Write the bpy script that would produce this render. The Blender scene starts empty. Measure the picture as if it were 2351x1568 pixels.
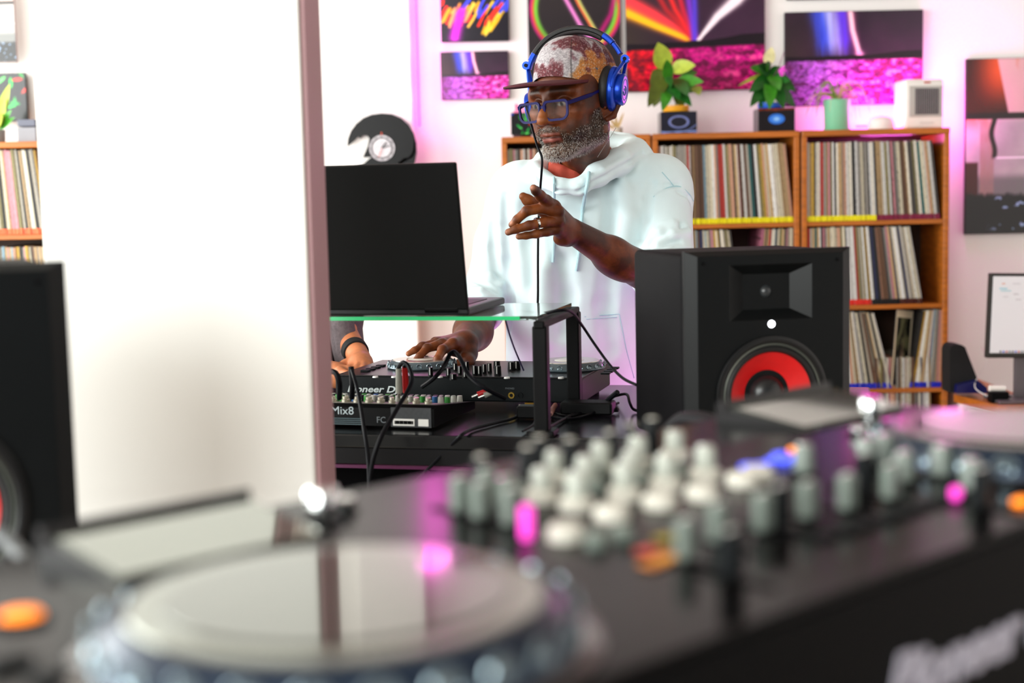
import bpy, bmesh, math, random
import numpy as np
from mathutils import Vector, Matrix, Euler
random.seed(7); RNG = np.random.default_rng(7)
SC = bpy.context.scene
COL = SC.collection
PI = math.pi

# ------------------------------------------------------------------ camera
FPX = 50/36*2351; CX, CY = 1175.5, 784.0
CAMZ = 1.40
pitch = math.atan(0.099); roll = 0.022
Fv = Vector((0, math.cos(pitch), -math.sin(pitch)))
R0 = Vector((1, 0, 0)); U0 = Vector((0, math.sin(pitch), math.cos(pitch)))
Rv = R0*math.cos(roll) - U0*math.sin(roll)
Uv = U0*math.cos(roll) + R0*math.sin(roll)
CAM = Vector((0, 0, CAMZ))
cd = bpy.data.cameras.new('camera'); cam = bpy.data.objects.new('camera', cd); COL.objects.link(cam)
M = Matrix.Identity(4)
for i in range(3):
    M[i][0] = Rv[i]; M[i][1] = Uv[i]; M[i][2] = -Fv[i]; M[i][3] = CAM[i]
cam.matrix_world = M
cd.sensor_width = 36; cd.lens = 50; cd.clip_start = .02; cd.clip_end = 100
cd.dof.use_dof = True; cd.dof.focus_distance = 3.05; cd.dof.aperture_fstop = 3.2
SC.camera = cam
SC.view_settings.view_transform = 'Standard'; SC.view_settings.look = 'None'
SC.view_settings.gamma = 1; SC.view_settings.use_curve_mapping = False
SC.view_settings.exposure = 0.0

# ------------------------------------------------------------------ world and daylight
W = bpy.data.worlds.new('daylight'); SC.world = W; W.use_nodes = True
W.node_tree.nodes['Background'].inputs[0].default_value = (0.93, 0.97, 1, 1)
W.node_tree.nodes['Background'].inputs[1].default_value = 0.25
def area(name, loc, rot, sx, sy, power, color):
    l = bpy.data.lights.new(name, 'AREA'); l.shape = 'RECTANGLE'; l.size = sx; l.size_y = sy
    l.energy = power; l.color = color
    o = bpy.data.objects.new(name, l); o.location = loc; o.rotation_euler = rot; COL.objects.link(o); return o
# the shop windows: a row to the left of the man and one in the wall behind the camera
area('window_daylight', (-3.3, 3.1, 2.0), (0, math.radians(-90), 0), 2.2, 4.6, 300, (.97, 1, .97))
area('window_daylight', (-2.0, -1.6, 2.0), (math.radians(90), 0, math.radians(-22)), 3.0, 2.2, 280, (.97, 1, .97))

def ray(px, py):
    return Fv + Rv*((px-CX)/FPX) + Uv*((CY-py)/FPX)
def P(px, py, Y):
    d = ray(px, py); return CAM + d*(Y/d.y)
def PZ(px, py, z):
    d = ray(px, py); return CAM + d*((z-CAMZ)/d.z)

# ------------------------------------------------------------------ materials
def srgb(h):
    if isinstance(h, str):
        h = h.lstrip('#'); c = [int(h[i:i+2], 16)/255 for i in (0, 2, 4)]
    else: c = list(h)
    return [x/12.92 if x <= .04045 else ((x+.055)/1.055)**2.4 for x in c]
def srgb_np(c):
    c = np.clip(c, 0, 1)
    return np.where(c <= .04045, c/12.92, ((c+.055)/1.055)**2.4)
MATS = {}
def mat(name, color='#808080', rough=.5, metal=0, spec=.5, emit=None, es=1, noise=0, nscale=20, bump=0, bscale=200,
        attr=False, coat=0, sheen=0, alpha=1, trans=0, ior=1.45, sss=0, wood=False, stretch=None, coatr=.05):
    if name in MATS: return MATS[name]
    m = bpy.data.materials.new(name); m.use_nodes = True; nt = m.node_tree; b = nt.nodes['Principled BSDF']
    c = srgb(color) + [1]
    b.inputs['Base Color'].default_value = c; b.inputs['Roughness'].default_value = rough
    b.inputs['Metallic'].default_value = metal; b.inputs['Specular IOR Level'].default_value = spec
    b.inputs['Coat Weight'].default_value = coat; b.inputs['Coat Roughness'].default_value = coatr
    b.inputs['Sheen Weight'].default_value = sheen; b.inputs['IOR'].default_value = ior
    b.inputs['Transmission Weight'].default_value = trans
    if alpha < 1: b.inputs['Alpha'].default_value = alpha
    if sss:
        b.inputs['Subsurface Weight'].default_value = sss; b.inputs['Subsurface Radius'].default_value = (.012, .004, .002)
    if emit is not None:
        b.inputs['Emission Color'].default_value = srgb(emit) + [1]; b.inputs['Emission Strength'].default_value = es
    tc = nt.nodes.new('ShaderNodeTexCoord'); src = tc.outputs['Object']
    if stretch:
        mp = nt.nodes.new('ShaderNodeMapping'); mp.inputs['Scale'].default_value = stretch
        nt.links.new(src, mp.inputs[0]); src = mp.outputs[0]
    colout = None
    if attr:
        a = nt.nodes.new('ShaderNodeAttribute'); a.attribute_name = 'Col'; colout = a.outputs['Color']
    if noise:
        n = nt.nodes.new('ShaderNodeTexNoise'); n.inputs['Scale'].default_value = nscale; n.inputs['Detail'].default_value = 5
        nt.links.new(src, n.inputs['Vector'])
        mr = nt.nodes.new('ShaderNodeMapRange'); mr.inputs['From Min'].default_value = .3; mr.inputs['From Max'].default_value = .7
        mr.inputs['To Min'].default_value = 1-noise; mr.inputs['To Max'].default_value = 1+noise*.6
        nt.links.new(n.outputs['Fac'], mr.inputs['Value'])
        mx = nt.nodes.new('ShaderNodeMix'); mx.data_type = 'RGBA'; mx.blend_type = 'MULTIPLY'; mx.inputs[0].default_value = 1
        if colout: nt.links.new(colout, mx.inputs[6])
        else: mx.inputs[6].default_value = c
        nt.links.new(mr.outputs[0], mx.inputs[7]); colout = mx.outputs[2]
    if colout: nt.links.new(colout, b.inputs['Base Color'])
    if bump:
        n2 = nt.nodes.new('ShaderNodeTexNoise'); n2.inputs['Scale'].default_value = bscale; n2.inputs['Detail'].default_value = 3
        nt.links.new(src, n2.inputs['Vector'])
        bp = nt.nodes.new('ShaderNodeBump'); bp.inputs['Strength'].default_value = bump; bp.inputs['Distance'].default_value = .002
        nt.links.new(n2.outputs['Fac'], bp.inputs['Height']); nt.links.new(bp.outputs[0], b.inputs['Normal'])
    MATS[name] = m; return m

M_black = mat('black_plastic', '#050506', .45, spec=.12, noise=.2, nscale=60, bump=.1, bscale=900)
M_black2 = mat('black_gloss', '#08080a', .15, spec=.4, noise=.1)
M_gunmetal = mat('console_top_plate', '#070606', .17, spec=.05, noise=.15, nscale=40)
M_dkgrey = mat('dark_grey_plastic', '#101315', .5, spec=.15, noise=.12, nscale=80)
M_slate = mat('slate_metal', '#3a4144', .5, noise=.1, nscale=60)
M_silver = mat('brushed_silver', '#c8c8c4', .25, metal=.9, noise=.08, nscale=90)
M_chrome = mat('chrome', '#e6e8e8', .08, metal=1, noise=.04)
M_whiteknob = mat('pale_knob', '#a6aaa0', .35, noise=.06, nscale=60)
M_whitering = mat('white_ring', '#c9c6bb', .4, noise=.04, nscale=60)
M_greyknob = mat('grey_knob', '#6d7770', .35, noise=.08, nscale=60)
M_wood = mat('orange_wood', '#b0621c', .42, noise=.28, nscale=6, stretch=(2, 2, 14), bump=.15, bscale=40)
M_woodh = mat('orange_wood_board', '#b0621c', .42, noise=.28, nscale=6, stretch=(1.2, 14, 14), bump=.15, bscale=40)
M_wall = mat('white_paint', '#f3efec', .75, noise=.02, nscale=3, bump=.05, bscale=150)
M_white = mat('white_plastic', '#e9e7e2', .4, noise=.03)
M_cable = mat('cable_rubber', '#07070d', .5, spec=.15, noise=.1)
M_pinkglint = mat('pink_glint', '#ff4fd0', .4, emit='#ff38c8', es=1.0, noise=.02)  # emission that stands for pink reflections on the console

# ------------------------------------------------------------------ object helpers
def setp(o, label=None, cat=None, group=None, kind=None):
    if label: o['label'] = label
    if cat: o['category'] = cat
    if group: o['group'] = group
    if kind: o['kind'] = kind
    return o
def thing(name, label, cat, loc=(0, 0, 0), rotz=0, group=None):
    o = bpy.data.objects.new(name, None); COL.objects.link(o); o.empty_display_size = .05
    o.location = loc; o.rotation_euler = (0, 0, rotz)
    o['_mi'] = 0; del o['_mi']
    return setp(o, label, cat, group)
def wm(o):
    # world matrix from loc/rot of roots & parents (depsgraph may be stale)
    m = Matrix.LocRotScale(o.location, o.rotation_euler, o.scale)
    return wm(o.parent) @ m if o.parent else m
class MB:
    def __init__(s): s.bm = bmesh.new()
    def box(s, c, size, rot=None, bev=0, seg=2):
        r = bmesh.ops.create_cube(s.bm, size=1)
        vs = r['verts']
        m = Matrix.LocRotScale(Vector(c), rot.to_euler() if isinstance(rot, Matrix) and False else None, None)
        R = rot if rot is not None else Matrix.Identity(3)
        R = R.to_3x3() if hasattr(R, 'to_3x3') and len(R) == 4 else R
        for v in vs:
            p = Vector((v.co.x*size[0], v.co.y*size[1], v.co.z*size[2])); v.co = R @ p + Vector(c)
        if bev:
            es = list({e for v in vs for e in v.link_edges})
            bmesh.ops.bevel(s.bm, geom=es, offset=bev, segments=seg, affect='EDGES', profile=.5)
        return s
    def cyl(s, a, b, r1, r2=None, n=20, caps=True):
        a = Vector(a); b = Vector(b); r2 = r1 if r2 is None else r2
        ax = (b-a).normalized(); t = Vector((0, 0, 1)) if abs(ax.z) < .9 else Vector((1, 0, 0))
        u = ax.cross(t).normalized(); w = ax.cross(u)
        A = [s.bm.verts.new(a+(u*math.cos(k*2*PI/n)+w*math.sin(k*2*PI/n))*r1) for k in range(n)]
        B = [s.bm.verts.new(b+(u*math.cos(k*2*PI/n)+w*math.sin(k*2*PI/n))*r2) for k in range(n)]
        for k in range(n): s.bm.faces.new((A[k], A[(k+1) % n], B[(k+1) % n], B[k]))
        if caps:
            s.bm.faces.new(A[::-1]); s.bm.faces.new(B)
        return s
    def lathe(s, prof, c=(0, 0, 0), n=48, axis=None, close=False):
        # prof: (r, z) list; axis: 3x3 matrix
        R = axis if axis is not None else Matrix.Identity(3); c = Vector(c); rows = []
        for r, z in prof:
            if r < 1e-6: rows.append([s.bm.verts.new(c + R @ Vector((0, 0, z)))])
            else: rows.append([s.bm.verts.new(c + R @ Vector((r*math.cos(k*2*PI/n), r*math.sin(k*2*PI/n), z))) for k in range(n)])
        prs = list(zip(rows[:-1], rows[1:]))
        if close: prs.append((rows[-1], rows[0]))
        for A, B in prs:
            for k in range(n):
                k2 = (k+1) % n
                if len(A) == 1 and len(B) == 1: continue
                if len(A) == 1: s.bm.faces.new((A[0], B[k2], B[k]))
                elif len(B) == 1: s.bm.faces.new((A[k], A[k2], B[0]))
                else: s.bm.faces.new((A[k], A[k2], B[k2], B[k]))
        return s
    def tube(s, pts, r, n=8, smooth=True, sub=6, closed=False):
        pts = [Vector(p) for p in pts]
        if smooth and len(pts) > 2: pts = catmull(pts, sub, closed)
        rs = r if isinstance(r, (list, tuple)) else None
        prev = None; rows = []
        N = len(pts)
        for i, p in enumerate(pts):
            a = pts[max(i-1, 0)]; b = pts[min(i+1, N-1)]
            if closed: a = pts[(i-1) % N]; b = pts[(i+1) % N]
            ax = (b-a).normalized() if (b-a).length > 1e-9 else Vector((0, 0, 1))
            if prev is None:
                t = Vector((0, 0, 1)) if abs(ax.z) < .9 else Vector((1, 0, 0)); u = ax.cross(t).normalized()
            else:
                u = (prev - ax*prev.dot(ax)).normalized()
            prev = u; w = ax.cross(u)
            if rs:
                f = i/(N-1)*(len(rs)-1); k = min(int(f), len(rs)-2); rr = rs[k]+(rs[k+1]-rs[k])*(f-k)
            else: rr = r
            rows.append([s.bm.verts.new(p+(u*math.cos(k*2*PI/n)+w*math.sin(k*2*PI/n))*rr) for k in range(n)])
        prs = list(zip(rows[:-1], rows[1:]))
        if closed: prs.append((rows[-1], rows[0]))
        for A, B in prs:
            for k in range(n): s.bm.faces.new((A[k], A[(k+1) % n], B[(k+1) % n], B[k]))
        if not closed:
            s.bm.faces.new(rows[0][::-1]); s.bm.faces.new(rows[-1])
        return s
    def prism(s, pts, h, M4=None):
        # pts: 2D polygon (x,z) extruded along y from 0 to h; M4 optional
        M4 = M4 or Matrix.Identity(4)
        A = [s.bm.verts.new(M4 @ Vector((x, 0, z))) for x, z in pts]
        B = [s.bm.verts.new(M4 @ Vector((x, h, z))) for x, z in pts]
        n = len(pts)
        for k in range(n): s.bm.faces.new((A[k], A[(k+1) % n], B[(k+1) % n], B[k]))
        s.bm.faces.new(A[::-1]); s.bm.faces.new(B)
        return s
    def done(s, name, m, parent=None, smooth=False, world=False, loc=None, kind=None, label=None):
        bmesh.ops.recalc_face_normals(s.bm, faces=s.bm.faces)
        me = bpy.data.meshes.new(name); s.bm.to_mesh(me); s.bm.free()
        if m: me.materials.append(m)
        if smooth: shade(me)
        o = bpy.data.objects.new(name, me); COL.objects.link(o)
        if parent:
            if world: me.transform(wm(parent).inverted())
            o.parent = parent
        if loc is not None: o.location = loc
        if kind: o['kind'] = kind
        if label: o['label'] = label
        return o
def shade(me, ang=40):
    me.shade_smooth() if hasattr(me, 'shade_smooth') else None
    try: me.set_sharp_from_angle(angle=math.radians(ang))
    except Exception: pass
def catmull(p, sub=6, closed=False):
    out = []; n = len(p)
    rng = range(n if closed else n-1)
    for i in rng:
        if closed: a, b, c, d = p[(i-1) % n], p[i], p[(i+1) % n], p[(i+2) % n]
        else: a, b, c, d = p[max(i-1, 0)], p[i], p[i+1], p[min(i+2, n-1)]
        for k in range(sub):
            t = k/sub
            out.append(.5*((2*b)+(-a+c)*t+(2*a-5*b+4*c-d)*t*t+(-a+3*b-3*c+d)*t**3))
    if not closed: out.append(p[-1])
    return out
def mesh_np(name, V, Fq, m, parent=None, col=None, smooth=True, world=False):
    me = bpy.data.meshes.new(name)
    V = np.asarray(V, dtype=np.float32); Fq = np.asarray(Fq, dtype=np.int32)
    me.vertices.add(len(V)); me.vertices.foreach_set('co', V.ravel())
    k = Fq.shape[1]
    me.loops.add(Fq.size); me.loops.foreach_set('vertex_index', Fq.ravel())
    me.polygons.add(len(Fq)); me.polygons.foreach_set('loop_start', np.arange(0, Fq.size, k, dtype=np.int32))
    me.update(calc_edges=True); me.validate()
    if col is not None:
        a = me.color_attributes.new('Col', 'FLOAT_COLOR', 'POINT')
        c4 = np.ones((len(V), 4), dtype=np.float32); c4[:, :3] = col; a.data.foreach_set('color', c4.ravel())
    if smooth: me.polygons.foreach_set('use_smooth', np.ones(len(Fq), dtype=bool))
    me.materials.append(m)
    o = bpy.data.objects.new(name, me); COL.objects.link(o)
    if parent:
        if world: me.transform(wm(parent).inverted())
        o.parent = parent
    return o
def text_part(name, s, size, M4, m, parent, shear=0, depth=.0006, spacing=1.0, sx=1.0, bold=0):
    cu = bpy.data.curves.new(name, 'FONT'); cu.body = s; cu.size = size; cu.extrude = depth; cu.shear = shear
    cu.space_character = spacing; cu.offset = bold; cu.resolution_u = 3
    t = bpy.data.objects.new(name+'_tmp', cu); COL.objects.link(t)
    dg = bpy.context.evaluated_depsgraph_get(); me = bpy.data.meshes.new_from_object(t.evaluated_get(dg))
    bpy.data.objects.remove(t); bpy.data.curves.remove(cu)
    me.transform(M4 @ Matrix.Diagonal((sx, 1, 1, 1))); me.materials.clear(); me.materials.append(m); me.name = name
    o = bpy.data.objects.new(name, me); COL.objects.link(o); o.parent = parent
    return o
# numpy value noise
_T = RNG.random((64, 64, 64)).astype(np.float32)
def vnoise(p):
    p = np.asarray(p, dtype=np.float32); i = np.floor(p).astype(int); f = p-i; f = f*f*(3-2*f); i &= 63; j = (i+1) & 63
    def g(a, b, c): return _T[a, b, c]
    x0, y0, z0 = i[..., 0], i[..., 1], i[..., 2]; x1, y1, z1 = j[..., 0], j[..., 1], j[..., 2]
    fx, fy, fz = f[..., 0], f[..., 1], f[..., 2]
    a = g(x0, y0, z0)*(1-fx)+g(x1, y0, z0)*fx; b = g(x0, y1, z0)*(1-fx)+g(x1, y1, z0)*fx
    c = g(x0, y0, z1)*(1-fx)+g(x1, y0, z1)*fx; d = g(x0, y1, z1)*(1-fx)+g(x1, y1, z1)*fx
    return (a*(1-fy)+b*fy)*(1-fz)+(c*(1-fy)+d*fy)*fz
def fbm(p, o=4):
    s = 0; a = .5; p = np.asarray(p, dtype=np.float32)
    for _ in range(o): s = s+a*vnoise(p); p = p*2.03+7.1; a *= .5
    return s/(1-.5**o)
def sstep(a, b, x):
    t = np.clip((x-a)/(b-a), 0, 1); return t*t*(3-2*t)

# ------------------------------------------------------------------ signed-distance modelling (figures)
def arr(v): return np.array(list(v), dtype=np.float32)
class SDF:
    def __init__(s): s.p = []
    def add(s, fn, lo, hi, k=.01, op=1): s.p.append((fn, arr(lo), arr(hi), k, op)); return s
    def cap(s, a, b, ra, rb=None, k=.01, op=1):
        a = arr(a); b = arr(b); rb = ra if rb is None else rb; ab = b-a; L = float(ab@ab)+1e-12
        def fn(p):
            t = np.clip(((p-a)@ab)/L, 0, 1)
            return np.linalg.norm(p-a-t[..., None]*ab, axis=-1)-(ra+(rb-ra)*t)
        r = max(ra, rb); return s.add(fn, np.minimum(a, b)-r, np.maximum(a, b)+r, k, op)
    def chain(s, pts, rs, k=.008, op=1):
        for i in range(len(pts)-1):
            ra = rs[i] if isinstance(rs, (list, tuple)) else rs; rb = rs[i+1] if isinstance(rs, (list, tuple)) else rs
            s.cap(pts[i], pts[i+1], ra, rb, k, op)
        return s
    def ell(s, c, r, R=None, k=.01, op=1):
        c = arr(c); r = arr(r); Rm = np.array(R.to_3x3(), dtype=np.float32) if R is not None else np.eye(3, dtype=np.float32)
        def fn(p):
            q = (p-c)@Rm; k0 = np.linalg.norm(q/r, axis=-1); k1 = np.linalg.norm(q/(r*r), axis=-1)+1e-6
            return k0*(k0-1)/k1
        m = float(r.max()); return s.add(fn, c-m, c+m, k, op)
    def stack(s, lv, k=.02, op=1, pw=2.4):
        # lv: (z, a, b, cx, cy) sorted by z
        L = np.array(lv, dtype=np.float32)
        def fn(p):
            z = p[..., 2]; a = np.interp(z, L[:, 0], L[:, 1]); b = np.interp(z, L[:, 0], L[:, 2])
            cx = np.interp(z, L[:, 0], L[:, 3]); cy = np.interp(z, L[:, 0], L[:, 4])
            q = (np.abs((p[..., 0]-cx)/a)**pw+np.abs((p[..., 1]-cy)/b)**pw)**(1/pw)
            d = (q-1)*np.minimum(a, b)
            return np.maximum(np.maximum(d, z-L[-1, 0]), L[0, 0]-z)
        m = L[:, 1:3].max()
        lo = (L[:, 3].min()-m, L[:, 4].min()-m, L[0, 0]); hi = (L[:, 3].max()+m, L[:, 4].max()+m, L[-1, 0])
        return s.add(fn, lo, hi, k, op)
    def xf(s, M4):
        # rigid transform (uniform scale) of all primitives
        Mi = np.array(M4.inverted(), dtype=np.float32); sc = M4.to_scale()[0]
        o = SDF()
        for fn, lo, hi, k, op in s.p:
            cs = [M4 @ Vector((x, y, z)) for x in (lo[0], hi[0]) for y in (lo[1], hi[1]) for z in (lo[2], hi[2])]
            l2 = np.min([arr(c) for c in cs], axis=0); h2 = np.max([arr(c) for c in cs], axis=0)
            o.add((lambda f: lambda p: f(p@Mi[:3, :3].T+Mi[:3, 3])*sc)(fn), l2, h2, k*sc, op)
        return o
    def ev(s, p):
        d = np.full(p.shape[:-1], 1e3, dtype=np.float32)
        for fn, lo, hi, k, op in s.p: d = comb(d, fn(p), k, op)
        return d
    def mesh(s, h, lo=None, hi=None, disp=None):
        pr = s.p
        L = np.min([q[1] for q in pr if q[4] == 1], axis=0)-3*h if lo is None else arr(lo)
        H = np.max([q[2] for q in pr if q[4] == 1], axis=0)+3*h if hi is None else arr(hi)
        n = np.ceil((H-L)/h).astype(int)+1
        D = np.full(n, 1e3, dtype=np.float32)
        ax = [L[i]+h*np.arange(n[i], dtype=np.float32) for i in range(3)]
        for fn, a, b, k, op in pr:
            m = 2.5*h+k*1.1
            i0 = np.clip(np.floor((a-m-L)/h).astype(int), 0, n-1); i1 = np.clip(np.ceil((b+m-L)/h).astype(int)+1, 1, n)
            if np.any(i1 <= i0): continue
            g = np.stack(np.meshgrid(*[ax[i][i0[i]:i1[i]] for i in range(3)], indexing='ij'), -1)
            sl = tuple(slice(i0[i], i1[i]) for i in range(3))
            D[sl] = comb(D[sl], fn(g).astype(np.float32), k, op)
        if lo is not None or hi is not None:
            D[0], D[-1] = .01, .01; D[:, 0], D[:, -1] = .01, .01; D[:, :, 0], D[:, :, -1] = .01, .01
        V, Fq = nets(D, L, h)
        V = V.astype(np.float32)
        # project to surface a couple of times
        for _ in range(2):
            e = h*.4
            d0 = s.evl(V)
            gr = np.stack([s.evl(V+np.eye(3, dtype=np.float32)[i]*e)-d0 for i in range(3)], -1)/e
            gn = np.sum(gr*gr, -1)+1e-3; st = np.clip(d0/gn, -h*.5, h*.5)
            ok = np.abs(d0) < h*2
            V = V-gr*(st*ok)[:, None]
        return V, Fq
    def evl(s, V):
        d = np.full(len(V), 1e3, dtype=np.float32)
        for fn, lo, hi, k, op in s.p:
            m = k*1.1+.01; w = np.all((V > lo-m) & (V < hi+m), axis=1)
            if w.any(): d[w] = comb(d[w], fn(V[w]), k, op)
        return d
    def hit(s, px, py, t0=2.3, t1=4.0):
        d = ray(px, py).normalized(); dn = arr(d); t = t0
        for _ in range(200):
            p = arr(CAM)+dn*t; q = float(s.ev(p[None, :])[0])
            if q < .0005: break
            t += min(max(q*.7, .001), .2)
            if t > t1: return None
        return Vector(p.tolist())
def comb(d, q, k, op):
    if op == 1:
        h = np.clip(.5+.5*(d-q)/k, 0, 1); return np.where(d > 100, q, d*(1-h)+q*h-k*h*(1-h))
    q = -q; h = np.clip(.5-.5*(d-q)/k, 0, 1); return d*(1-h)+q*h+k*h*(1-h)
def nets(D, L, h):
    S = D < 0
    nx, ny, nz = D.shape
    cnt = np.zeros((nx-1, ny-1, nz-1), dtype=np.int8)
    for a in (0, 1):
        for b in (0, 1):
            for c in (0, 1): cnt += S[a:nx-1+a, b:ny-1+b, c:nz-1+c]
    act = (cnt > 0) & (cnt < 8)
    idx = -np.ones(cnt.shape, dtype=np.int64); I = np.argwhere(act); idx[act] = np.arange(len(I))
    acc = np.zeros((len(I), 3)); num = np.zeros(len(I))
    E = [((0,0,0),(1,0,0)),((0,1,0),(1,1,0)),((0,0,1),(1,0,1)),((0,1,1),(1,1,1)),((0,0,0),(0,1,0)),((1,0,0),(1,1,0)),((0,0,1),(0,1,1)),((1,0,1),(1,1,1)),((0,0,0),(0,0,1)),((1,0,0),(1,0,1)),((0,1,0),(0,1,1)),((1,1,0),(1,1,1))]
    for a, b in E:
        da = D[I[:,0]+a[0], I[:,1]+a[1], I[:,2]+a[2]]; db = D[I[:,0]+b[0], I[:,1]+b[1], I[:,2]+b[2]]
        w = (da < 0) != (db < 0)
        t = np.clip(np.where(w, da/(da-db+1e-12), 0), 0, 1); av = np.array(a, float); bv = np.array(b, float)
        acc += np.where(w[:, None], av+(bv-av)*t[:, None], 0); num += w
    V = L+h*(I+acc/num[:, None])
    Q = []
    for ax in range(3):
        o = [1 if i == ax else 0 for i in range(3)]
        A = S[:nx-o[0], :ny-o[1], :nz-o[2]]; B = S[o[0]:, o[1]:, o[2]:]
        ch = A != B; u, v = (ax+1) % 3, (ax+2) % 3
        J = np.argwhere(ch); J = J[(J[:, u] > 0) & (J[:, v] > 0)]
        J = J[(J[:, 0] < nx-1) & (J[:, 1] < ny-1) & (J[:, 2] < nz-1)]
        fl = A[J[:, 0], J[:, 1], J[:, 2]]
        du = np.zeros(3, int); du[u] = 1; dv = np.zeros(3, int); dv[v] = 1
        g = lambda K: idx[K[:, 0], K[:, 1], K[:, 2]]
        q = np.stack([g(J-du-dv), g(J-dv), g(J), g(J-du)], 1)
        q = np.where(fl[:, None], q, q[:, ::-1]); Q.append(q)
    Q = np.concatenate(Q); return V, Q[(Q >= 0).all(1)]
# ------------------------------------------------------------------ the room
YW = 6.06           # back wall
def struct(name, mb, m): o = mb.done(name, m); o['kind'] = 'structure'; return o
struct('floor', MB().box((0, 2.0, -.05), (9, 9.4, .1)), mat('pale_floor', '#a89c90', .5, noise=.12, nscale=4))
struct('wall_back', MB().box((0, YW+.06, 1.6), (9, .12, 3.2)), M_wall)
struct('wall_right', MB().box((3.6, 2.0, 1.6), (.12, 8.2, 3.2)), M_wall)
struct('ceiling', MB().box((0, 2.0, 3.26), (9, 8.4, .1)), mat('ceiling_paint', '#b5aaa0', .8, noise=.02, nscale=3))
# pilaster behind the clock (its right edge catches the pink light)
xa = P(797, 300, 5.9).x; xb = P(952, 300, 5.9).x
struct('trim_1', MB().box(((xa+xb)/2-.01, YW-.08, 1.6), (xb-xa, .16, 3.2), bev=.004), M_wall)
struct('baseboard_back', MB().box((.8, YW-.01, .06), (5, .02, .12), bev=.003), M_white)
# near square column of the studio
xl = P(100, 600, 1.9).x; xr = P(705, 600, 1.9).x
struct('pillar_shade_sheet', MB().box((xr+.003, 1.9+.085+.006, 1.6), (.007, .158, 3.19), bev=.001), mat('pillar_side_shade', '#b08a8e', .6, noise=.03, nscale=3))  # added sheet; its mauve is the column side's shade and pink light
struct('pillar', MB().box(((xl+xr)/2, 1.9+.085, 1.605), (xr-xl, .17, 3.2), bev=.004), mat('pillar_paint', '#efeeea', .6, noise=.015, nscale=3))

# ------------------------------------------------------------------ pink lamps that wash the wall
def pink(name, loc, p, r=.10, color=(1, .12, .75)):
    l = bpy.data.lights.new(name, 'POINT'); l.energy = p; l.color = color; l.shadow_soft_size = r
    o = bpy.data.objects.new(name, l); o.location = loc; COL.objects.link(o); return o
def tube_lamp(name, label, a, b, p, n=3):
    root = thing(name, label, 'lamp', a)
    MB().cyl(a, b, .004, n=10).done('led_tube', mat('pink_tube', '#ff70d8', .4, emit='#ff45cf', es=2.5, noise=.02), root, world=True)
    for k in range(n):
        q = Vector(a).lerp(Vector(b), (k+.5)/n)
        pink('pink_glow', q+Vector((0, -.12, 0)), p/n)
    return root
w = P(975, 250, YW)
tube_lamp('light_tube', 'pink light tube standing upright in the corner right of the white pilaster', (xb+.012, YW-.02, 1.72), (xb+.012, YW-.02, 2.6), 9, 4)
tube_lamp('light_tube', 'pink light tube lying on the right bookcase behind the white dome', P(1965, 290, YW-.05), P(2075, 287, YW-.05), 18, 2)
tube_lamp('light_tube', 'pink light tube upright behind the heater at the wall', P(2150, 215, YW-.05), P(2150, 287, YW-.05), 9, 2)

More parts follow.
